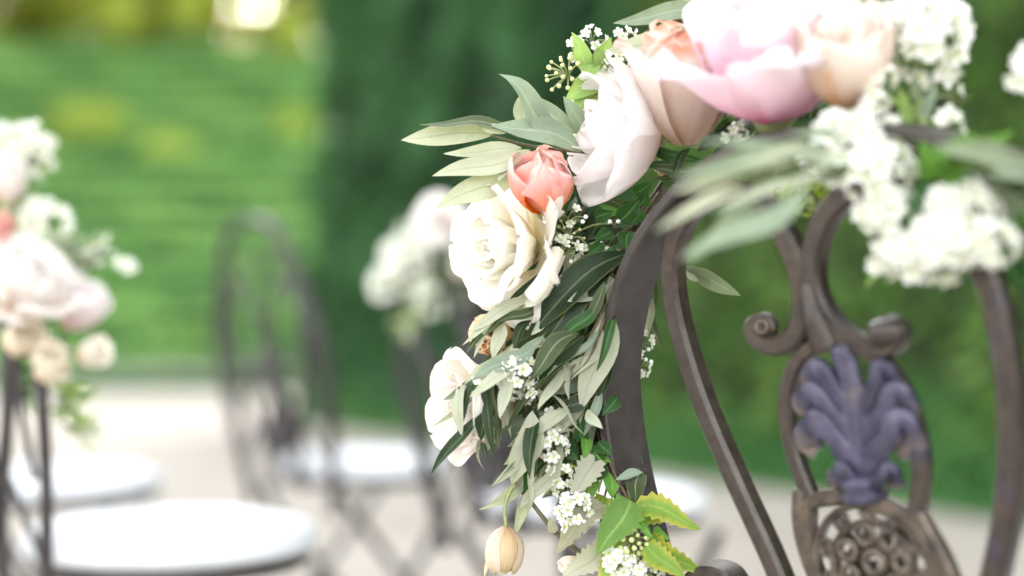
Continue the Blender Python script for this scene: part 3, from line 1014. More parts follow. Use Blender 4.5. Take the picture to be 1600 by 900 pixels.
far_chair((-0.34, 3.3), R(40), 'bare round seated iron chair with an undecorated hoop back, left of the middle', zt=1.04)
far_chair((0.14, 2.5), R(36), 'iron chair with white cushion just behind the near chair, roses on its back', .2, 0.95)
far_chair((-0.475, 2.0), R(42), 'iron chair with white cushion in the lower left corner, flowers on its back', .2, 0.93, .12, .007, .26)
far_chair((-0.90, 2.85), R(32), 'iron chair with white cushion seen through the posts of the lower left chair', .2, 1.0)


# ================================================================== the near chair
def pd(x, y, k=0.0):
    """depth of the near chair's leaning back plane at a place of the photograph"""
    return 1.0 / (0.885 + 0.00039 * (x - 960) - 0.00007 * (y - 500)) + k


def Q(x, y, k=0.0):
    return P(x, y, pd(x, y, k))


q0, q1, q2 = Q(960, 500), Q(1560, 500), Q(1250, 900)
CN = (q1 - q0).cross(q2 - q0).normalized()
if CN.dot(CAM - q0) < 0: CN = -CN          # back plane normal, towards the camera side
SEATDIR = Vector((-CN.x, -CN.y, 0)).normalized()
foot = Q(1400, 1150)
near = thing('garden_chair', Vector((foot.x, foot.y, 0)), 'near iron chair back with scrolls and violet leaf ornament, garland over its hoop', 'chair', 'round seated iron chairs')

mb = MB()
bar(mb, [Q(*q) for q in [(1075, 1130), (1040, 960), (1008, 830), (982, 720), (968, 600), (978, 495), (1006, 405), (1052, 330), (1120, 262), (1230, 212), (1380, 200), (1500, 222), (1605, 262), (1690, 345), (1760, 480), (1795, 640), (1790, 800), (1760, 960), (1720, 1120)]],
    CN, .0042, .0225, 10, lambda t: 1.0 if t < .5 else .8)
mb.build('back_frame', IRON_OUT, near)

mb = MB()
bar(mb, [Q(*q) for q in [(1262, 1010), (1212, 880), (1160, 765), (1110, 650), (1074, 545), (1054, 455), (1056, 385), (1085, 325), (1140, 298), (1195, 325), (1238, 385), (1257, 445), (1259, 495), (1238, 532), (1205, 538), (1181, 524), (1180, 506), (1196, 500), (1206, 511), (1198, 520)]],
    CN, .0083, .0083, 10, lambda t: 1.0 if t < .62 else 1.0 - .4 * min(1, (t - .62) / .3))
mb.build('scroll_bar', IRON, near)
mb = MB()
bar(mb, [Q(*q) for q in [(1520, 1050), (1556, 900), (1578, 780), (1583, 650), (1572, 540), (1548, 440), (1505, 365), (1440, 315), (1375, 292), (1325, 305), (1290, 345), (1272, 405), (1277, 460), (1298, 500), (1335, 532), (1375, 545), (1402, 532), (1405, 512), (1388, 506), (1376, 518), (1386, 527)]],
    CN, .0083, .0083, 10, lambda t: 1.0 if t < .62 else 1.0 - .3 * min(1, (t - .62) / .3))
mb.build('scroll_bar', IRON_MIX, near)
# collar where both scrolls meet, and the curls' flared lips
mb = MB()
tube(mb, [Q(1262, 440, -.006), Q(1268, 470, -.006), Q(1278, 500, -.006), Q(1296, 545, -.002)], .006, .0125, 8)
mb.build('scroll_collar', IRON_MIX, near)
for c0, ax, s in (((1388, 519), (.9, .25, .6), 1.0), ((1194, 512), (-.5, .1, .9), .62)):
    mb = MB()
    o_ = Q(c0[0], c0[1], -.004)
    lathe(mb, o_ - cv(ax).normalized() * .011 * s, cv(ax), [(.002, 0), (.0085 * s, .0), (.0098 * s, .004), (.0098 * s, .016 * s), (.0085 * s, .022 * s), (.006 * s, .0225 * s), (.0045 * s, .017 * s), (.001, .016 * s)], 16)
    mb.build('scroll_end', IRON_MIX if s == 1 else IRON_BRZ, near)
# oval: two side bars and the lower pair
mb = MB()
bar(mb, [Q(*q) for q in [(1292, 535), (1258, 552), (1238, 590), (1231, 640), (1240, 700), (1258, 752), (1268, 775)]], CN, .0058, .0058, 8)
mb.build('oval_bar', IRON, near)
mb = MB()
bar(mb, [Q(*q) for q in [(1345, 540), (1378, 565), (1405, 600), (1428, 655), (1440, 720), (1438, 775), (1432, 800)]], CN, .006, .006, 8)
mb.build('oval_bar', IRON_MIX, near)
mb = MB()
bar(mb, [Q(*q) for q in [(1254, 765), (1252, 810), (1262, 860), (1285, 915), (1330, 975), (1400, 1000), (1470, 975), (1490, 925), (1475, 875), (1450, 830), (1430, 792)]], CN, .0058, .0058, 8)
mb.build('oval_bar', IRON_BRZ, near)
# acanthus leaf: central blade, three pairs of curling lobes and a foot
MIDX = lambda y: 1316 + (y - 540) * 0.155
aroot = MB()
ctr = [Q(MIDX(y), y, -.004) for y in (540, 580, 640, 700, 755)]
tube(aroot, ctr, .0095, .0045, 8)
for s in (-1, 1):
    tube(aroot, [Q(MIDX(560) + s * 7, 575, -.009), Q(MIDX(640) + s * 9, 645, -.012), Q(MIDX(740) + s * 5, 745, -.010)], .0018, .0022, 6)
prof = [(538, 10), (560, 15), (590, 19), (620, 32), (650, 44), (680, 48), (710, 42), (735, 28), (758, 20)]
V, F, U = [], [], []
for i, (y, hw_) in enumerate(prof):
    for j in range(13):
        u_ = -1 + j / 6
        V.append(Q(MIDX(y) + u_ * hw_, y, -.006 - .007 * (1 - u_ * u_) - (.0018 if j % 2 == 0 else 0) + .003 * (i / 8)))
        U.append((j / 12, i / 8))
m_ = len(V)
for i in range(8):
    for j in range(12): F.append((i * 13 + j, i * 13 + j + 1, i * 13 + j + 14, i * 13 + j + 13))
F += [tuple(q_ + m_ for q_ in reversed(f_)) for f_ in F[:]]
rim = [i * 13 for i in range(9)] + [8 * 13 + j for j in range(1, 13)] + [i * 13 + 12 for i in range(7, -1, -1)] + list(range(11, 0, -1))
F += [(rim[i], rim[(i + 1) % len(rim)], rim[(i + 1) % len(rim)] + m_, rim[i] + m_) for i in range(len(rim))]
aroot.add(V + [x - CN * .004 for x in V], F, U + U)
ac = aroot.build('acanthus_leaf', IRON_VIO, near)
for s in (-1, 1):
    for (yb, out, ye, wd, hang) in ((660, 58, 586, 30, 18), (694, 75, 622, 32, 20), (733, 74, 668, 38, 40), (764, 44, 742, 23, 16)):
        mb = MB()
        xb = MIDX(yb)
        k = 1.0 if s < 0 else 1.06
        xe = MIDX(ye + 10)
        path = [Q(xb + s * 3, yb, -.008), Q(xb * .6 + xe * .4 + s * out * .42 * k, yb * .45 + ye * .55, -.014), Q(xe + s * out * .8 * k, ye - 5, -.017), Q(xe + s * out * k, ye + 4, -.012), Q(xe + s * out * 1.04 * k, ye + hang * .7, -.005), Q(xe + s * out * .84 * k, ye + hang, -.001)]
        pc = catmull(path, 5)
        V, F, U = [], [], []
        n = len(pc)
        for i, p_ in enumerate(pc):
            t_ = (pc[min(i + 1, n - 1)] - pc[max(i - 1, 0)]).normalized()
            w_ = t_.cross(CN).normalized()
            v_ = i / (n - 1)
            ww = wd * .5 * p_.y / FPX * (.95 + .4 * math.exp(-((v_ - .62) / .27) ** 2)) * (1 if v_ < .85 else .8)
            ww *= 1 + .16 * math.sin(v_ * 19)
            for j in range(9):
                u_ = -1 + j / 4
                V.append(p_ + w_ * (u_ * ww) + CN * (.0032 * (1 - u_ * u_) - .001 + (.0011 if j % 2 else -.0008)))
                U.append((j / 8, v_))
        for i in range(n - 1):
            for j in range(8): F.append((i * 9 + j, i * 9 + j + 1, i * 9 + j + 10, i * 9 + j + 9))
        V2 = [x - CN * .003 for x in V]
        m_ = len(V)
        F2 = [tuple(q_ + m_ for q_ in reversed(f_)) for f_ in F]
        rim = [i * 9 for i in range(n)] + [(n - 1) * 9 + j for j in range(1, 9)] + [i * 9 + 8 for i in range(n - 2, -1, -1)] + [7, 6, 5, 4, 3, 2, 1]
        F3 = [(rim[i], rim[(i + 1) % len(rim)], rim[(i + 1) % len(rim)] + m_, rim[i] + m_) for i in range(len(rim))]
        mb.add(V + V2, F + F2 + F3, U + U)
        mb.build('lobe', IRON_LOBE, ac)
mb = MB()
lathe(mb, Q(1350, 766, -.003), cv((-.15, 1, 0)), [(.002, -.009), (.014, -.008), (.017, -.003), (.013, .002), (.017, .006), (.011, .011), (.002, .012)], 18)
mb.build('foot_cup', IRON_VIO, ac)
# pierced boss: rim arch, struts and a cluster of ball flowers
mb = MB()
bar(mb, [Q(*q) for q in [(1262, 790), (1285, 778), (1345, 776), (1400, 800), (1440, 840), (1462, 885), (1462, 935), (1430, 975), (1370, 985), (1310, 950), (1275, 890), (1264, 835), (1264, 795)]], CN, .0055, .006, 6)
boss = mb.build('pierced_boss', IRON_BRZ, near)
CX, CY = 1366, 880
for k, (dx, dy, r_) in enumerate([(0, 0, 21)] + [(44 * math.cos(a), 46 * math.sin(a), 18) for a in [i * math.pi / 3.5 for i in range(7)]] + [(74 * math.cos(a), 82 * math.sin(a), 15) for a in [i * math.pi / 5 + .3 for i in range(10)]]):
    mb = MB()
    c_ = Q(CX + dx + dy * .12, CY + dy, -.006 - (.006 if k < 8 else 0))
    sc_ = r_ * c_.y / FPX
    lathe(mb, c_, CN, [(.55 * sc_, -.3 * sc_), (1.0 * sc_, -.3 * sc_), (1.15 * sc_, 0), (1.0 * sc_, .2 * sc_), (.72 * sc_, .25 * sc_), (.55 * sc_, .0 * sc_), (.55 * sc_, -.3 * sc_)], 14)
    mb.build('ball_flower', IRON_BRZ, boss)
    mb = MB()
    a_ = math.atan2(dy, dx)
    tube(mb, [Q(CX + dx + dy * .12, CY + dy, -.004), Q(CX + dx * .55 + dy * .1, CY + dy * .55 + 6, -.001), Q(CX + dx * .3 - 12 * math.sin(a_), CY + dy * .3 + 12 * math.cos(a_), -.002)], .0032, .0026, 6)
    if k >= 8:
        tube(mb, [Q(CX + dx + dy * .12, CY + dy, -.004), Q(CX + dx * 1.25 + 10, CY + dy * 1.22, .0)], .0032, .003, 6)
    mb.build('strut', IRON_BRZ, boss)
for rr_, hb_ in ((30, .004), (60, .0045), (88, .004)):
    mb = MB()
    bar(mb, [Q(CX + rr_ * math.cos(a) + rr_ * 1.08 * math.sin(a) * .12, CY + rr_ * 1.08 * math.sin(a), -.003) for a in [i * math.pi / 8 for i in range(17)]], CN, .0026, hb_, 3)
    mb.build('ring', IRON_BRZ, boss)
# lower curl peeping up at the bottom edge
mb = MB()
bar(mb, [Q(*q) for q in [(1075, 960), (1078, 918), (1105, 892), (1140, 898), (1152, 925), (1130, 940)]], CN, .006, .012, 8)
mb.build('lower_curl', IRON, near)
# seat and legs of the near chair (below the picture)
cseat = Vector((foot.x, foot.y, 0)) + SEATDIR * .17
mb = MB()
lathe(mb, cseat, (0, 0, 1), [(.001, .47), (.16, .468), (.195, .475), (.2, .49), (.197, .508), (.16, .518), (.001, .522)], 40)
mb.build('cushion', CUSHION, near)
mb = MB()
lathe(mb, cseat, (0, 0, 1), [(.001, .44), (.194, .44), (.198, .455), (.194, .4685), (.001, .469)], 32)
mb.build('seat', IRON, near)
SD = Vector((-SEATDIR.y, SEATDIR.x, 0))
for s in (-1, 1):
    mb = MB(); bar(mb, [cseat + SEATDIR * (-.19) + SD * (s * .17) + Vector((0, 0, .56)), cseat + SEATDIR * (-.17) + SD * (s * .17) + Vector((0, 0, .44)), cseat + SEATDIR * .05 + SD * (s * .18) + Vector((0, 0, .18)), cseat + SEATDIR * .24 + SD * (s * .2)], SD, .009, .01, 6)
    mb.build('leg', IRON, near)
    mb = MB(); bar(mb, [cseat + SEATDIR * .16 + SD * (s * .15) + Vector((0, 0, .44)), cseat + SEATDIR * (-.05) + SD * (s * .16) + Vector((0, 0, .2)), cseat + SEATDIR * (-.26) + SD * (s * .18)], SD, .009, .01, 6)
    mb.build('leg', IRON, near)


# ================================================================== garland on the near chair: flowers
RUFF = [(4, .70, .30, .0, -.2, .1, .2, .03, .0, .03), (5, .82, .44, .2, -.25, .2, .34, .06, .0, .05), (6, .92, .58, .5, -.3, .35, .5, .09, -.03, .07),
        (7, 1.02, .64, .85, -.35, .45, .65, .1, -.06, .08), (0, 1.05, .64, 1.05, -.4, .5, .75, .1, -.09, .09), (8, 1.05, .64, 1.35, -.4, .5, .85, .1, -.11, .1)]
cr = flower('cream_rose', 'large ruffled cream white rose with a rolled petal on its right side', 'rose', (824, 388), 1.14, (-.78, .02, .58), .0585, RUFF, CREAM_P, seed=5)
# long rolled petal on its right side
V, F, U = [], [], []
pth = catmull([P(872, 392, 1.10), P(862, 415, 1.093), P(848, 442, 1.09), P(831, 464, 1.095)], 4)
for i, p_ in enumerate(pth):
    t_ = (pth[min(i + 1, len(pth) - 1)] - pth[max(i - 1, 0)]).normalized()
    a_ = t_.cross(FWD).normalized(); b_ = t_.cross(a_)
    for k in range(11):
        an = -0.4 + k / 10 * 6.6
        rr = (.0048 + .0012 * i / len(pth)) * (1 + .04 * k)
        V.append(p_ + a_ * (rr * math.cos(an)) + b_ * (rr * math.sin(an))); U.append((k / 10, .5 + .5 * i / len(pth)))
for i in range(len(pth) - 1):
    for k in range(10): F.append((i * 11 + k, i * 11 + k + 1, i * 11 + k + 12, i * 11 + k + 11))
make('rolled_petal', V, F, CREAM_P, cr, U)

BUDL = [(4, 1.0, .42, .1, -.45, .0, .3, .05, 0, .02), (4, 1.12, .6, .6, -.95, .1, .42, .06, 0, .02), (5, 1.2, .74, 1.1, -1.75, .0, .55, .07, -.02, .02)]
flower('coral_rose', 'coral pink rose bud tucked between the cream rose and the white peony', 'rose', (858, 330), 1.122, (-.2, .85, .45), .052, [(3, .95, .5, .2, -.6, .0, .3, .05, 0, .02), (3, 1.05, .8, .7, -1.2, .0, .42, .06, 0, .02), (4, 1.1, .95, 1.15, -1.75, .0, .52, .07, -.02, .02)], CORAL_P, seed=12, spin=.5, point=9.0)
PBL = [(4, .7, .4, .1, -.5, .0, .3, .05, 0, .03), (5, .9, .55, .5, -.75, .0, .45, .08, 0, .04), (5, 1.08, .72, .95, -1.0, .1, .7, .1, -.03, .05), (6, 1.16, .78, 1.35, -1.15, .15, .85, .12, -.06, .06)]
flower('white_peony', 'tall blush white peony seen from the side, left of the dusty rose', 'peony', (1018, 216), 1.12, (-.92, .12, .28), .066, PBL, BLUSH_P, seed=21, spin=.9)
flower('dusty_rose', 'dusty peach rose with a coral petal rim between the white and the pink peony', 'rose', (1072, 222), 1.085, (-.05, .95, .25), .078,
       [(4, 1.0, .42, .1, -.45, .0, .3, .05, 0, .03), (5, 1.14, .56, .5, -.8, .35, .42, .06, 0, .04), (5, 1.18, .62, .85, -1.1, .7, .5, .07, -.02, .04)], DUSTY_P, seed=33, spin=.3, calyx=False)
flower('pink_peony', 'large soft pink peony with magenta flecks at the top of the garland', 'peony', (1208, 178), 1.02, (-.12, .86, .38), .086,
       [(5, .9, .4, .15, -.3, .3, .3, .05, 0, .08), (6, 1.05, .55, .45, -.5, .4, .5, .08, -.02, .1), (6, 1.15, .66, .85, -.9, .7, .65, .1, -.03, .14), (5, 1.15, .66, 1.2, -1.15, .9, .75, .12, -.05, .17)], PINK_P, seed=8)
flower('peach_rose', 'blurred pale peach rose with an apricot fold, right of the pink peony', 'rose', (1325, 162), .965, (-.12, .8, .5), .058,
       [(4, 1.0, .4, .15, -.55, .1, .3, .05, .0, .03), (5, 1.12, .6, .55, -.9, .3, .45, .07, .0, .04), (6, 1.2, .74, 1.1, -1.4, .5, .6, .08, -.03, .05)], PEACH_P, seed=17)
flower('pale_peach_rose', 'pale peach rose hanging lowest on the left edge of the garland', 'rose', (800, 628), 1.15, (-.85, -.02, .45), .06,
       [(4, .9, .42, .1, -.45, .1, .3, .05, 0, .04), (5, 1.0, .6, .55, -.7, .35, .45, .07, 0, .06), (6, 1.1, .7, 1.05, -.95, .7, .6, .08, -.03, .07)], PALEP_P, seed=29)
flower('apricot_rose', 'half hidden apricot rose behind the leaves below the cream rose', 'rose', (792, 535), 1.165, (-.4, .2, .8), .034, CUP, APRIC_P, seed=31)
flower('apricot_bud', 'small orange rose bud in the shadow beside the top of the iron hoop', 'rose', (1035, 268), 1.13, (.1, .1, .9), .016, BUDL, APRIC_P, seed=37)

# ------------------------------------------------------------------ hanging tulip-like bud
root = thing('hanging_bud', P(800, 757, 1.12), 'beige closed bud hanging on a curved stem below the garland', 'flower bud')
stem(root, [(806, 756), (795, 772), (789, 795), (791, 826)], 1.12, .0013, .0015, STEM_GREEN)
M = frame_of((-.05, -1, .05))
o_ = P(790, 822, 1.12)
for k in range(6):
    V, F, U = petal_geo(.046, .0122, 1.45, -2.45 if k % 2 else -2.3, .0, .0115, .0015, k * math.pi / 3 + .3, 0, .001, k * 3.3, nu=6, nv=10)
    make('petal', [o_ + M @ v for v in V], F, BUD_P, root, U)
leaf(root, (764, 838), (757, 902), 9, APRIC_P, 1.118, bend=.1, kind='olive', name='loose_petal')
root = thing('small_bud', P(915, 872, 1.13), 'small cream bud at the bottom end of the brown twig', 'flower bud')
M = frame_of((-.75, -.2, .4)); o_ = P(907, 876, 1.13)
for k in range(5):
    V, F, U = petal_geo(.02, .0095, 1.0, -1.4, .1, .01, .001, k * 1.257, 0, .001, k * 2.3, nu=5, nv=7)
    make('petal', [o_ + M @ v for v in V], F, PALEP_P, root, U)
root = thing('brown_twig', P(805, 758, 1.125), 'bare brown twig slanting down from the garland to the lower leaves', 'twig')
stem(root, [(803, 752), (830, 785), (868, 832), (905, 862), (945, 893)], 1.128, .002, .0016, TWIG)
leaf(root, (868, 832), (857, 808), 16, NINE_GREY, 1.12, name='bract', kind='ovate')

# ------------------------------------------------------------------ olive sprigs
D = 1.118
root = thing('olive_sprig', P(930, 238, 1.15), 'silvery olive sprig pointing left out of the garland over the coral rose', 'olive sprig')
stem(root, [(1000, 245, 1.16), (905, 237), (830, 228), (766, 212)], 1.122, .0016, .0009)
for b, t, w, mt, fl, ro, be, tw in [
    ((770, 211), (627, 219), 40, OLIVE_PALE, True, .25, .03, 0), ((812, 217), (655, 195), 30, OLIVE, False, .95, .04, .3), ((815, 231), (693, 240), 26, OLIVE_PALE, True, .5, -.06, .2),
    ((828, 234), (675, 275), 36, OLIVE_PALE, True, .3, .03, 0), ((818, 240), (682, 325), 48, OLIVE_PALE, True, .2, -.02, 0), ((812, 243), (778, 284), 24, OLIVE_PALE, True, .8, .04, 0),
    ((908, 237), (768, 196), 46, OLIVE_SILVER, False, .35, .06, .4), ((790, 208), (748, 198), 18, OLIVE_PALE, True, .3, 0, 0), ((820, 200), (812, 150), 30, OLIVE_PALE, True, .2, .05, .5),
    ((876, 212), (779, 115), 44, OLIVE_SILVER, False, .35, .12, .9), ((905, 208), (812, 148), 36, OLIVE_SILVER, False, .4, .05, .6), ((912, 216), (880, 150), 30, OLIVE_SILVER, False, .3, .05, .3)]:
    leaf(root, b, t, w * 1.08, mt, D + random.uniform(-.006, .01), D + random.uniform(-.015, .02), ro, be, fl, twist=tw)

root = thing('olive_sprig', P(1125, 30, 1.09), 'grey green olive leaves lying flat above the dusty rose at the top', 'olive sprig')
stem(root, [(1140, 40, 1.07), (1110, 32), (1050, 30)], 1.09, .0014, .001)
for b, t, w, mt, fl, ro, be in [((1128, 32), (958, 36), 34, OLIVE_SILVER, False, .2, .1), ((1120, 55), (944, 82), 46, OLIVE_PALE, True, .3, .06), ((1115, 52), (985, 92), 26, OLIVE_SILVER, False, .9, .05),
                            ((1105, 12), (1010, 18), 24, OLIVE_PALE, True, .6, .1), ((1130, 15), (1060, -4), 24, OLIVE_SILVER, False, .5, .1), ((1130, 55), (1090, 70), 26, OLIVE_SILVER, False, .4, .1)]:
    leaf(root, b, t, w, mt, 1.09, 1.10, ro, be, fl)

root = thing('olive_sprig', P(1290, 250, .90), 'out of focus silvery olive sprig hanging in front of the hoop', 'olive sprig')
stem(root, [(1350, 250, .95), (1290, 248, .9), (1200, 270, .885), (1130, 300, .88)], .885, .0018, .001)
for b, t, w, mt, fl, ro, be, d1 in [((1300, 238), (1052, 278), 46, OLIVE_SILVER, False, .2, .06, .885), ((1290, 222), (1085, 222), 26, OLIVE_SILVER, False, .5, .04, .9), ((1265, 285), (1062, 405), 52, OLIVE_SILVER, False, .2, .03, .875),
                                ((1165, 285), (1022, 362), 28, OLIVE_PALE, True, .3, .05, .88), ((1240, 262), (1050, 300), 34, OLIVE_PALE, True, .2, .05, .89), ((1195, 320), (1072, 412), 30, OLIVE_PALE, False, .3, .04, .89),
                                ((1330, 250), (1190, 232), 30, OLIVE_SILVER, True, .4, .03, .905), ((1250, 300), (1170, 375), 26, OLIVE, False, .4, .03, .9), ((1300, 255), (1110, 330), 24, OLIVE_PALE, True, .5, .03, .88), ((1280, 240), (1150, 258), 22, OLIVE_PALE, True, .3, .05, .87), ((1320, 225), (1230, 208), 22, OLIVE_SILVER, False, .4, .03, .9), ((1230, 275), (1120, 345), 30, OLIVE_SILVER, False, .6, .03, .89), ((1330, 262), (1240, 285), 24, OLIVE, False, .4, .03, .9)]:
    leaf(root, b, t, w * .82, mt, d1 - .03, d1 - .055, ro, be, fl)

root = thing('olive_sprig', P(975, 392, 1.13), 'long drooping olive sprig with grey leaves left of the iron hoop', 'olive sprig')
stem(root, [(1000, 375, 1.16), (972, 430, 1.125), (935, 500), (905, 560), (862, 610), (835, 650)], 1.11, .0019, .0011)
stem(root, [(955, 465), (940, 510), (920, 560), (880, 600), (832, 640)], 1.108, .0013, .0008)
stem(root, [(985, 410, 1.13), (960, 455, 1.12), (930, 480, 1.115), (905, 520, 1.11)], 1.11, .0012, .0009, TWIG_DARK)
for b, t, w, mt, fl, ro, be, tw in [
    ((950, 478), (908, 642), 56, OLIVE_PALE, True, .15, .04, 0), ((912, 525), (835, 595), 44, DARK, False, .2, .08, .2), ((905, 520), (826, 597), 38, OLIVE, False, .4, .08, 0),
    ((890, 560), (788, 678), 26, OLIVE, False, .7, .05, .5), ((880, 575), (840, 640), 22, OLIVE_PALE, True, .4, .06, 0), ((832, 642), (800, 757), 52, OLIVE_PALE, True, .1, .04, 0),
    ((840, 640), (828, 748), 30, DARK, False, .5, .08, .3), ((918, 640), (942, 670), 20, OLIVE_PALE, True, .2, .1, 0), ((845, 655), (895, 672), 20, OLIVE_PALE, True, .5, .1, .3),
    ((885, 555), (890, 625), 16, OLIVE_PALE, True, .5, .05, .4), ((860, 615), (915, 680), 12, OLIVE_PALE, True, .9, .05, .4), ((945, 440), (915, 520), 24, OLIVE, False, .5, .05, .2)]:
    leaf(root, b, t, w, mt, 1.108 + random.uniform(-.008, .006), 1.10 + random.uniform(-.01, .012), ro, be, fl, twist=tw)

root = thing('olive_sprig', P(850, 470, 1.13), 'thin yellowish olive leaves fanning left below the cream rose', 'olive sprig')
stem(root, [(880, 450, 1.14), (830, 470, 1.13), (780, 495, 1.12)], 1.12, .0013, .0009)
for b, t, w, mt, fl, ro, be in [((835, 468), (730, 520), 24, OLIVE_PALE, True, .3, .05), ((822, 482), (722, 540), 18, OLIVE_PALE, True, .6, .08), ((800, 490), (757, 525), 14, OLIVE, False, .5, .06), ((845, 478), (775, 505), 22, OLIVE, False, .5, .06),
                            ((782, 498), (770, 562), 26, OLIVE_PALE, True, .2, .03), ((770, 505), (740, 560), 12, OLIVE_PALE, True, .6, .06), ((830, 500), (800, 548), 20, DARK, False, .4, .06), ((765, 515), (728, 552), 14, OLIVE, False, .5, .08)]:
    leaf(root, b, t, w, mt, 1.118, 1.108, ro, be, fl)

root = thing('olive_sprig', P(835, 545, 1.12), 'dark green olive leaves hanging over the pale peach rose', 'olive sprig')
stem(root, [(860, 530, 1.13), (800, 562, 1.11), (765, 580, 1.105), (757, 600, 1.105)], 1.11, .0014, .001)
for b, t, w, mt, fl, ro, be, tw in [((838, 540), (737, 594), 34, OLIVE_SILVER, False, .35, .1, .4), ((764, 585), (752, 690), 40, DARK, False, .2, .1, .2), ((760, 590), (775, 716), 22, DARK, False, .5, .08, 0), ((772, 585), (776, 676), 26, OLIVE, False, .5, .06, .2),
                                ((725, 602), (723, 684), 24, OLIVE_PALE, True, .4, .1, .4), ((735, 596), (718, 686), 20, DARK, False, .6, .08, .2), ((785, 590), (793, 640), 14, DARK, False, .5, .05, 0), ((752, 690), (762, 718), 14, DARK, False, .4, .05, 0)]:
    leaf(root, b, t, w, mt, 1.10, 1.092 + random.uniform(-.006, .006), ro, be, fl, twist=tw)

root = thing('dark_leaf_sprig', P(985, 395, 1.14), 'broad glossy dark green leaves right below the cream rose', 'leaf sprig')
stem(root, [(1000, 385, 1.15), (960, 410, 1.13), (900, 450, 1.125)], 1.13, .0016, .001)
for b, t, w, mt, ro, be, dd in [((985, 395), (820, 528), 58, DARK, .3, .1, 1.122), ((955, 425), (846, 540), 54, DARK, .15, .07, 1.118), ((945, 450), (865, 530), 50, DARK, -.2, .08, 1.13), ((965, 430), (905, 520), 40, DARK, .3, .06, 1.14), ((880, 440), (835, 500), 40, DARK, .3, .06, 1.135)]:
    leaf(root, b, t, w, mt, dd, dd - .008, ro, be, False)
root = thing('small_leaf_sprig', P(990, 350, 1.14), 'small fresh green leaves beside the iron hoop under the white peony', 'leaf sprig')
stem(root, [(1030, 300, 1.15), (995, 345, 1.14), (960, 370, 1.135), (930, 385, 1.13)], 1.135, .001, .0007)
for b, t, w in [((968, 345), (1000, 312), 30), ((985, 362), (978, 392), 24), ((1000, 320), (1012, 300), 20), ((955, 360), (930, 375), 18), ((940, 380), (918, 398), 16), ((1005, 330), (985, 350), 22), ((990, 300), (1020, 285), 20), ((955, 385), (965, 405), 16), ((930, 340), (958, 330), 20)]:
    leaf(root, b, t, w * 1.25, GREEN, 1.128, 1.12, .25, .06, False, 'ovate')
root = thing('small_leaf_sprig', P(960, 700, 1.14), 'fresh green privet leaves beside the lower hoop above the tie', 'leaf sprig')
stem(root, [(985, 640, 1.145), (960, 690, 1.13), (945, 730, 1.125), (935, 770, 1.12)], 1.13, .001, .0008, STEM_GREEN)
for b, t, w, mt in [((905, 640), (940, 668), 26, GREEN), ((910, 690), (905, 650), 24, GREEN), ((935, 690), (955, 712), 24, GREEN), ((940, 700), (912, 735), 26, GREEN), ((945, 725), (915, 755), 26, GREEN), ((948, 735), (957, 780), 28, BRIGHT), ((912, 680), (913, 722), 16, BRIGHT),
                ((915, 712), (945, 735), 22, BRIGHT), ((940, 716), (955, 722), 12, BRIGHT), ((930, 745), (915, 790), 24, NINE_GREEN), ((880, 690), (905, 720), 26, GREEN), ((890, 640), (865, 690), 24, DARK), ((870, 600), (895, 650), 26, DARK), ((925, 610), (900, 660), 24, GREEN), ((890, 735), (870, 690), 28, DARK),
                ((965, 620), (940, 650), 20, GREEN), ((880, 720), (850, 742), 22, NINE)]:
    leaf(root, b, t, w * 1.15, mt, 1.125, 1.117, random.uniform(-.4, .4), .08, False, 'ovate')

# leaves peeping out on the other side of the hoop
root = thing('olive_sprig', P(1010, 440, 1.17), 'olive leaves peeping out between the hoop and the inner bar', 'olive sprig')
stem(root, [(1000, 400, 1.18), (1012, 460, 1.175), (1008, 520, 1.17)], 1.17, .0013, .0009)
for b, t, w, mt, fl in [((1008, 455), (1012, 528), 30, OLIVE_PALE, True), ((1025, 410), (1022, 492), 24, OLIVE, False), ((1020, 490), (1032, 545), 22, OLIVE, False), ((1000, 480), (1012, 496), 20, BRIGHT, False), ((1015, 440), (1018, 460), 14, BRIGHT, False)]:
    leaf(root, b, t, w, mt, 1.165, 1.16, .2, .06, fl)
root = thing('olive_leaf', P(1072, 418, 1.15), 'single twisted pale olive leaf sticking out right of the inner bar', 'leaf')
leaf(root, (1066, 415), (1157, 462), 34, OLIVE_PALE, 1.15, 1.13, .7, .1, False, twist=-1.1)
leaf(root, (1070, 418), (1112, 436), 26, OLIVE_PALE, 1.152, 1.14, .3, .1, True)

# filler leaves and bare stems that bind the garland
rg = random.Random(99)
fills = [('garland_greens', 'dark mixed leaves filling the garland behind the cream rose', [(905, 330), (960, 370), (930, 420), (880, 420), (1000, 340), (900, 250)], (-.9, -.8)),
         ('garland_greens', 'dark mixed leaves filling the middle of the garland beside the hoop', [(960, 440), (930, 500), (900, 560), (870, 540), (950, 540), (840, 510), (830, 570), (800, 500)], (-.5, -1)),
         ('garland_greens', 'dark mixed leaves filling the lower garland above the brown twig', [(930, 600), (900, 640), (930, 680), (880, 680), (950, 650), (840, 620), (850, 670), (900, 730)], (-.2, -1)),
         ('garland_greens', 'dark leaves in the gap under the pink peony', [(1150, 210), (1200, 200), (1240, 170), (1180, 230), (1090, 250), (1270, 160)], (-.8, -.5)),
         ('garland_greens', 'dark leaves behind the white blossom at the top right', [(1400, 190), (1450, 260), (1500, 290), (1560, 300), (1440, 150), (1350, 180)], (.6, -.6))]
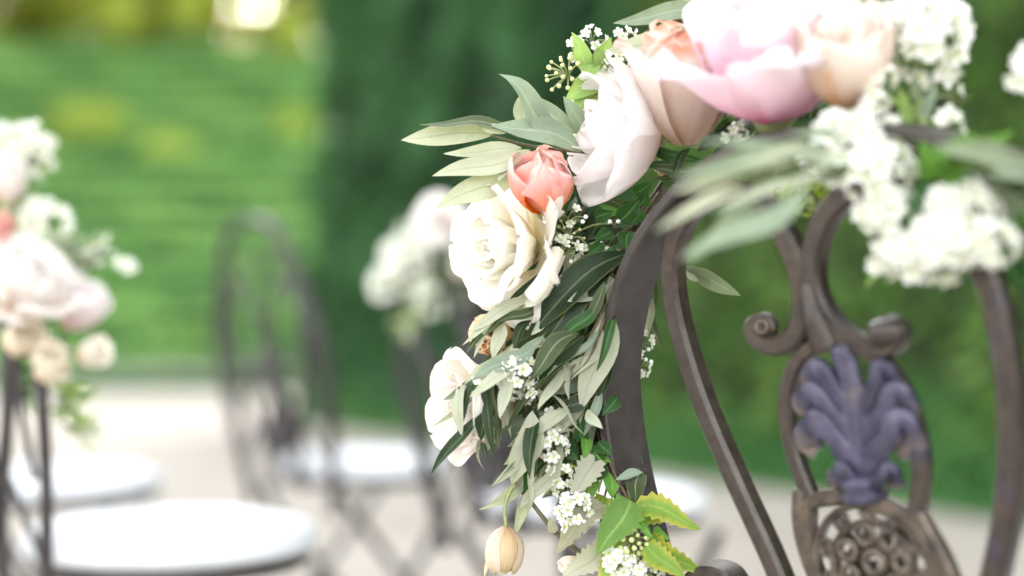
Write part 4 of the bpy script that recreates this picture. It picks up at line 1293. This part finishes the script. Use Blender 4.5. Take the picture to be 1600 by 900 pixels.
for nm, lb, spots, dr in fills:
    d0 = 1.165 if spots[0][0] < 1080 else (1.09 if spots[0][0] < 1300 else .99)
    root = thing(nm, P(spots[0][0], spots[0][1], d0), lb, 'foliage')
    stem(root, [(x, y) for x, y in spots[:4]], d0 + .01, .0018, .0012, TWIG_DARK)
    for (x, y) in spots:
        for k in range(9):
            a = math.atan2(dr[1], dr[0]) + rg.uniform(-1.3, 1.3)
            ln = rg.uniform(38, 75)
            bx_, by_ = x + rg.uniform(-28, 28), y + rg.uniform(-28, 28)
            leaf(root, (bx_, by_), (bx_ + math.cos(a) * ln, by_ - math.sin(a) * ln), rg.uniform(16, 27), rg.choice((DARK, DARK, GREEN, OLIVE)), d0 + rg.uniform(-.018, .025), d0 + rg.uniform(-.02, .03), rg.uniform(-.7, .7), .08, rg.random() < .15, nv=6)
for lb, path, nl, d0, sd in [('tangle of narrow grey olive leaves hanging below the cream rose', [(960, 430), (900, 480), (850, 530), (800, 590)], 46, 1.13, 5),
                             ('tangle of narrow olive leaves along the left edge of the hoop', [(965, 470), (940, 540), (915, 610), (880, 690)], 46, 1.13, 6),
                             ('narrow olive leaves trailing down to the brown twig', [(900, 590), (870, 640), (850, 700), (840, 745)], 28, 1.132, 7),
                             ('dark and pale olive leaves hanging in front of the pale peach rose', [(850, 535), (800, 570), (775, 610), (765, 640)], 20, 1.108, 9),
                             ('narrow olive leaves tucked behind the cream rose and the coral rose', [(930, 300), (900, 350), (870, 420), (840, 470)], 16, 1.155, 8)]:
    r2 = random.Random(sd)
    root = thing('olive_tangle', P(path[0][0], path[0][1], d0), lb, 'olive sprig')
    stem(root, path, d0, .0016, .001)
    cpts = catmull([Vector((p_[0], p_[1], 0)) for p_ in path], 12)
    for k in range(nl):
        c_ = cpts[r2.randrange(len(cpts))]
        a = r2.gauss(2.05, .42)
        ln = r2.uniform(60, 125)
        bx_, by_ = c_.x + r2.uniform(-18, 22), c_.y + r2.uniform(-20, 15)
        tx_ = min(bx_ + math.cos(a) * ln, 955)
        pale = r2.random() < .4
        dd = d0 + r2.uniform(-.022, .02)
        leaf(root, (bx_, by_), (tx_, by_ + math.sin(a) * ln), r2.uniform(13, 32), r2.choice((OLIVE_PALE, OLIVE)) if pale else r2.choice((DARK, OLIVE, DARK, GREEN, OLIVE_SILVER)), dd, dd + r2.uniform(-.02, .015), r2.uniform(-.8, .8), r2.uniform(-.06, .18), pale, twist=r2.uniform(-1.3, 1.3), fold=r2.uniform(.1, .6))
root = thing('bound_stems', P(985, 400, 1.145), 'bundle of thin brown stems running along the inside of the garland beside the hoop', 'stems')
for k in range(22):
    x0 = rg.uniform(-14, 14)
    stem(root, [(1040 + x0 * .5, 295 + x0, 1.16), (1000 + x0, 360 + x0 * .4, 1.155), (965 + x0, 440, 1.15), (940 + x0, 540, 1.145), (938 + x0 * .8, 640, 1.148), (955 + x0 * .7, 730, 1.15)], 1.15, .0011, .0009, rg.choice((TWIG, TWIG_DARK, TWIG_DARK)), sides=5)

# ------------------------------------------------------------------ white blossom
BG_ = 'white blossom clusters in the garland'
cluster('white_blossom', 'small white blossoms and buds just right of the cream rose', 'blossom', [(885, 338, 30, 14, 6, 1.115), (878, 392, 26, 20, 13, 1.118), (866, 438, 10, 10, 3, 1.11), (960, 348, 8, 8, 2, 1.12), (925, 392, 22, 12, 4, 1.135)], 1.118, 17, 3, hub=(892, 368), buds=.3, group=BG_)
cluster('white_blossom', 'flat white blossom cluster beside the dark leaves over the pale peach rose', 'blossom', [(806, 588, 28, 30, 22, 1.10), (826, 618, 10, 8, 3, 1.108)], 1.108, 21, 4, hub=(840, 640), group=BG_)
cluster('white_blossom', 'narrow white blossom cluster low in the garland right of the broad pale leaf', 'blossom', [(862, 694, 18, 30, 14, 1.112), (862, 652, 8, 10, 3, 1.118), (872, 740, 16, 8, 4, 1.112)], 1.112, 19, 5, hub=(880, 720), group=BG_)
cluster('white_blossom', 'white blossom cluster hanging above the withered serrated leaf', 'blossom', [(897, 795, 28, 28, 20, 1.115), (885, 765, 14, 12, 5, 1.12), (902, 818, 16, 8, 6, 1.11)], 1.115, 18, 6, hub=(915, 765), buds=.25, group=BG_)
cluster('white_blossom', 'white blossom cluster at the bottom edge in front of the yellowing leaves', 'blossom', [(968, 878, 26, 20, 16, 1.10), (1008, 892, 26, 14, 12, 1.10)], 1.10, 20, 7, hub=(985, 862), group=BG_)
cluster('white_blossom', 'greenish white blossom peeping out right of the hoop', 'blossom', [(1000, 535, 14, 22, 9, 1.16), (1002, 572, 14, 18, 10, 1.16)], 1.16, 15, 8, hub=(990, 550), buds=.35, group=BG_)
cluster('white_blossom', 'white blossoms behind the lime leaves above the white peony', 'blossom', [(955, 100, 26, 16, 10, 1.13), (925, 60, 20, 14, 7, 1.15), (895, 75, 8, 12, 3, 1.15), (912, 180, 8, 26, 7, 1.14), (975, 55, 14, 8, 4, 1.14)], 1.14, 17, 9, hub=(935, 110), group=BG_)
cluster('white_blossom', 'small blossoms in the dark gap under the pink peony', 'blossom', [(1148, 210, 18, 12, 6, 1.06), (1200, 195, 12, 10, 4, 1.06)], 1.06, 19, 10, hub=(1165, 225), group=BG_)
cluster('white_blossom', 'large white blossom head at the very top right of the garland', 'blossom', [(1448, 62, 58, 58, 34, .95), (1405, 40, 34, 30, 14, .955), (1475, 25, 28, 26, 10, .95)], .95, 34, 11, hub=(1420, 130), group=BG_)
cluster('white_blossom', 'white blossoms trailing down right of the peach rose', 'blossom', [(1378, 118, 14, 18, 6, .93), (1362, 160, 18, 22, 8, .93), (1385, 195, 18, 14, 6, .93), (1478, 200, 22, 26, 8, .93), (1488, 148, 12, 18, 3, .94)], .935, 26, 12, hub=(1420, 170), buds=.2, group=BG_)
cluster('white_blossom', 'long white blossom raceme hanging over the middle scroll', 'blossom', [(1320, 225, 56, 50, 30, .925), (1372, 268, 52, 48, 28, .915), (1385, 335, 42, 44, 20, .91), (1388, 395, 30, 32, 14, .91)], .92, 32, 13, hub=(1400, 220), group=BG_)
cluster('white_blossom', 'broad white blossom bunch above the right iron bar', 'blossom', [(1500, 330, 52, 42, 24, .885), (1465, 385, 48, 42, 24, .88), (1540, 380, 42, 32, 16, .875), (1430, 400, 28, 26, 10, .885)], .885, 34, 14, hub=(1510, 300), group=BG_)
cluster('white_blossom', 'white blossom cut off by the right picture edge', 'blossom', [(1604, 112, 26, 36, 14, .9)], .9, 28, 15, hub=(1640, 150), group=BG_)

cluster('green_hydrangea', 'lime green floret head under the olive sprig at the hoop top', 'hydrangea', [(1258, 308, 50, 24, 40, 1.03), (1225, 315, 24, 16, 12, 1.035)], 1.03, 15, 16, GFLORETS, hub=(1265, 285))
root = thing('lime_leaf_sprig', P(1440, 180, .95), 'pale lime leaves between the white blossoms at the top right', 'leaf sprig')
for b, t, w, mt, dd in [((1430, 195), (1405, 140), 24, LIME, .945), ((1440, 190), (1462, 128), 22, OLIVE_SILVER, .94), ((1425, 200), (1440, 150), 20, LIME, .95), ((1450, 200), (1490, 165), 20, LIME, .945), ((1420, 170), (1385, 150), 18, LIME, .945), ((1440, 160), (1425, 112), 18, OLIVE_PALE, .95), ((1400, 200), (1345, 190), 26, LIME, .95), ((1460, 280), (1440, 220), 50, BRIGHT, .9), ((1465, 280), (1530, 245), 40, BRIGHT, .9), ((1450, 275), (1420, 350), 34, GREEN, .905), ((1500, 250), (1585, 203), 26, BRIGHT, .89), ((1580, 300), (1500, 262), 24, OLIVE_SILVER, .885), ((1625, 268), (1500, 236), 34, OLIVE_PALE, .85), ((1640, 290), (1540, 268), 26, OLIVE_SILVER, .85), ((1585, 262), (1455, 226), 40, OLIVE_PALE, .86), ((1530, 215), (1450, 250), 34, BRIGHT, .87),
                    ((1600, 330), (1560, 290), 30, OLIVE_SILVER, .89), ((1370, 420), (1352, 452), 14, LIME, .93), ((1580, 410), (1600, 450), 50, GREEN, .92), ((1545, 420), (1500, 440), 30, GREEN, .92)]:
    leaf(root, b, t, w, mt, dd, dd - .01, .2, .06, False, 'ovate')
stem(root, [(1440, 180), (1470, 250), (1520, 290), (1600, 320)], .93, .0016, .0012, STEM_GREEN)
root = thing('blossom_leaf_sprig', P(930, 150, 1.13), 'soft lime green leaves left of the white peony', 'leaf sprig')
stem(root, [(965, 130, 1.15), (935, 145, 1.13), (915, 105, 1.13), (900, 60, 1.13)], 1.13, .001, .0008, STEM_GREEN)
for b, t, w in [((935, 125), (882, 158), 34), ((938, 130), (892, 178), 36), ((925, 110), (893, 50), 26), ((930, 100), (955, 58), 26), ((930, 95), (915, 130), 30), ((940, 110), (932, 70), 24)]:
    leaf(root, b, t, w * 1.15, LIME, 1.125, 1.115, .25, .08, False, 'ovate')
umbel('green_umbel', 'starry yellow green umbel sticking out left of the lime leaves', (888, 118), 1.12, 36, 18, 3, (-.6, .2, .75))
umbel('green_umbel', 'small yellow green umbel above the starry one', (905, 90), 1.13, 16, 9, 4, (-.2, .5, .8), budpx=6)
umbel('green_umbel', 'yellow green bud umbel between the yellowing serrated leaves', (982, 838), 1.10, 34, 26, 5, (-.1, -.1, 1), budpx=8, hub=(6, 6))
umbel('green_umbel', 'sparse green bud umbel below the blossoms beside the cream rose', (888, 372), 1.125, 30, 12, 6, (0, .5, .8), budpx=5)

# ------------------------------------------------------------------ serrated leaves at the bottom, tie
root = thing('serrated_leaf_sprig', P(985, 785, 1.12), 'green and yellowing serrated leaves at the bottom of the garland', 'leaf sprig')
stem(root, [(975, 730, 1.14), (985, 790, 1.12), (1000, 850, 1.11), (1010, 905, 1.11)], 1.12, .0014, .001, STEM_GREEN)
for b, t, w, mt, fl, ro, dd in [((986, 782), (932, 868), 66, NINE_GREEN, False, .2, 1.105), ((990, 792), (1096, 828), 46, NINE, False, -.3, 1.105), ((992, 800), (1062, 808), 34, NINE, False, .4, 1.11), ((1015, 838), (1100, 895), 48, NINE, False, .3, 1.10),
                            ((1010, 850), (1072, 905), 44, NINE, False, -.2, 1.095), ((975, 845), (935, 915), 50, NINE, False, .3, 1.11), ((988, 806), (1022, 842), 22, BRIGHT, False, .2, 1.10), ((1020, 832), (1048, 842), 24, BRIGHT, False, .2, 1.10), ((1010, 860), (985, 900), 40, GREEN, False, .2, 1.12)]:
    leaf(root, b, t, w, mt, dd, dd - .012, ro, .07, fl, 'serrate', .3)
root = thing('withered_leaf_sprig', P(945, 775, 1.125), 'withered grey brown serrated leaves left of the fresh serrated ones', 'leaf sprig')
stem(root, [(960, 730, 1.14), (945, 775, 1.125), (935, 850, 1.12)], 1.125, .0013, .001, TWIG)
for b, t, w, mt, fl, ro, dd in [((945, 790), (866, 868), 50, NINE_GREY, False, .3, 1.115), ((935, 715), (893, 780), 46, NINE_GREY, True, .2, 1.12), ((945, 775), (905, 830), 44, NINE, False, .6, 1.125), ((940, 858), (875, 908), 46, NINE_GREY, True, .2, 1.115), ((900, 720), (858, 735), 34, NINE, False, .5, 1.125)]:
    leaf(root, b, t, w, mt, dd, dd - .01, ro, .07, fl, 'serrate', .3)
root = thing('wire_tie', P(990, 745, 1.13), 'thin dark wire tied round the hoop over a folded leaf', 'wire')
mb = MB()
for k in range(4):
    y = 738 + k * 5
    tube(mb, [P(955, y + 8, 1.165), P(962, y + 6, 1.125), P(985, y, 1.115), P(1004, y - 6 + 3 * k, 1.12), P(1008, y + 4, 1.15), P(985, y + 8, 1.185), P(955, y + 8, 1.165)], .0006, .0006, 5, 0, 5)
tube(mb, [P(1003, 740, 1.12), P(1004, 720, 1.118), P(1001, 712, 1.12)], .0005, .0004, 5)
mb.build('wire_loop', WIRE, root)
leaf(root, (1003, 736), (992, 790), 34, OLIVE, 1.114, 1.116, .3, .06, False, 'ovate', name='folded_leaf')
leaf(root, (1004, 738), (962, 750), 18, OLIVE_SILVER, 1.112, 1.114, .4, .06, False, name='folded_leaf')
root = thing('vine_stem', P(950, 690, 1.13), 'dark red brown vine stem running down the hoop edge to the tie', 'stem')
stem(root, [(935, 640, 1.135), (944, 690, 1.125), (958, 735, 1.12), (978, 775, 1.12), (985, 800, 1.12)], 1.12, .0016, .0013, noise_mat('vine_bark', (.05, .025, .02), (.13, .07, .05), 200, .6))


# ================================================================== garlands on the chairs behind
def far_flower(name, label, cat, c, d, axis, size, mat, seed, lay=ROSE_LITE, group='flowers on the chairs behind'):
    return flower(name, label, cat, c, d, axis, size, lay, mat, group, True, seed)


def far_leaves(label, spots, d, mats, seed, n=9, ln=(40, 80)):
    rg = random.Random(seed)
    root = thing('leaf_sprig', P(spots[0][0], spots[0][1], d), label, 'leaf sprig')
    stem(root, list(spots) if len(spots) > 1 else [spots[0], (spots[0][0] + 10, spots[0][1] + 25)], d, .002, .0015, STEM_GREEN)
    for (x, y) in spots:
        for k in range(n):
            a = rg.uniform(0, 6.28); l_ = rg.uniform(*ln) * 1.1 / d
            leaf(root, (x, y), (x + math.cos(a) * l_, y + math.sin(a) * l_), rg.uniform(16, 26) * 1.1 / d, rg.choice(mats), d, d + rg.uniform(-.03, .02), rg.uniform(-.6, .6), .08, rg.random() < .4, nv=5)


DL = 1.67
FARW = petal_mat('far_white_petal', [(0, (.88, .70, .58)), (.3, (.93, .87, .82)), (1, (.94, .92, .9))], .6)
FARC = petal_mat('far_cream_petal', [(0, (.88, .68, .42)), (.3, (.93, .85, .70)), (1, (.94, .91, .84))], .6)
far_flower('white_rose', 'blurred white rose near the top of the left edge garland', 'rose', (8, 312), DL, (.3, .7, .5), .044, FARW, 51, CUP)
far_flower('coral_flower', 'coral orange flower cut by the left picture edge', 'rose', (-6, 392), DL - .02, (.2, .7, .5), .04, CORAL_P, 52, CUP)
far_flower('white_peony', 'largest white peony in the left edge garland', 'peony', (22, 478), DL - .05, (.5, .6, .4), .066, FARW, 53, PEONY)
far_flower('white_peony', 'blush peony at the right side of the left edge garland', 'peony', (102, 508), DL - .03, (.7, .6, .2), .052, petal_mat('rosy_blush', [(0, (.9, .66, .66)), (.4, (.94, .86, .86)), (1, (.94, .92, .92))], .6), 54, CUP)
far_flower('cream_rose', 'cream rose under the large peony in the left edge garland', 'rose', (22, 548), DL - .04, (.5, .4, .6), .046, FARC, 55, CUP)
far_flower('peach_rose', 'peach cream rose at the lower end of the left edge garland', 'rose', (78, 592), DL - .05, (.3, .5, .7), .046, FARC, 56, CUP)
far_flower('cream_rose', 'small cream rose sticking out right at the lower end of the left garland', 'rose', (122, 560), DL - .04, (.8, .3, .3), .034, FARC, 57, CUP)
cluster('white_blossom', 'blurred white blossoms at the very top of the left edge garland', 'blossom', [(48, 225, 32, 28, 14, DL), (10, 215, 24, 20, 8, DL)], DL, 20, 61, hub=(20, 260), group='blossom on the chairs behind')
cluster('white_blossom', 'blurred white blossoms right of the coral flower in the left garland', 'blossom', [(72, 342, 34, 30, 16, DL), (58, 255, 18, 16, 5, DL)], DL, 22, 62, hub=(40, 360), group='blossom on the chairs behind')
cluster('white_blossom', 'tiny white buds on a sprig reaching right from the left garland', 'blossom', [(198, 415, 13, 12, 6, DL), (158, 395, 16, 14, 5, DL)], DL, 18, 63, hub=(130, 420), buds=.4, group='blossom on the chairs behind')
far_leaves('grey green leaf sprig reaching right from the left edge garland', [(120, 410), (150, 400), (100, 395)], DL, (OLIVE_SILVER, OLIVE_PALE, OLIVE), 71)
far_leaves('silvery leaves at the top of the left edge garland', [(40, 250), (20, 330)], DL + .02, (OLIVE_SILVER, OLIVE), 72)
far_leaves('yellow green leaves hanging below the left edge garland', [(120, 640), (95, 615), (125, 680)], DL - .02, (NINE_GREEN, LIME, OLIVE_PALE), 73, 8)
far_leaves('dark green leaves behind the left edge garland', [(30, 400), (60, 480), (80, 560), (50, 600)], DL + .05, (OLIVE, DARK, GREEN), 74, 10)

DB = 2.36
far_flower('white_rose', 'blurred white and peach rose peeping out left of the cream rose', 'rose', (690, 345), DB, (-.2, .2, .95), .043, petal_mat('white_peach', [(0, (.8, .42, .26)), (.3, (.85, .66, .56)), (.6, (.88, .84, .8))]), 81)
far_flower('white_rose', 'blurred white rose low on the chair behind the cream rose', 'rose', (742, 400), DB - .02, (-.1, .1, .95), .036, PEACH_P, 82)
cluster('white_blossom', 'blurred white blossoms at the left end of the garland on the chair behind', 'blossom', [(628, 408, 34, 40, 24, DB), (600, 445, 20, 20, 10, DB), (655, 370, 24, 24, 10, DB), (668, 470, 22, 26, 8, DB)], DB, 20, 64, hub=(670, 430), group='blossom on the chairs behind')
far_leaves('pale green leaves hanging below the blossoms on the chair behind', [(650, 480), (638, 505), (672, 450)], DB, (LIME, OLIVE_PALE, NINE_GREEN), 75, 8)
far_leaves('dark green leaves of the garland on the chair behind', [(690, 400), (700, 450), (720, 480)], DB + .02, (DARK, GREEN, OLIVE), 76, 10)
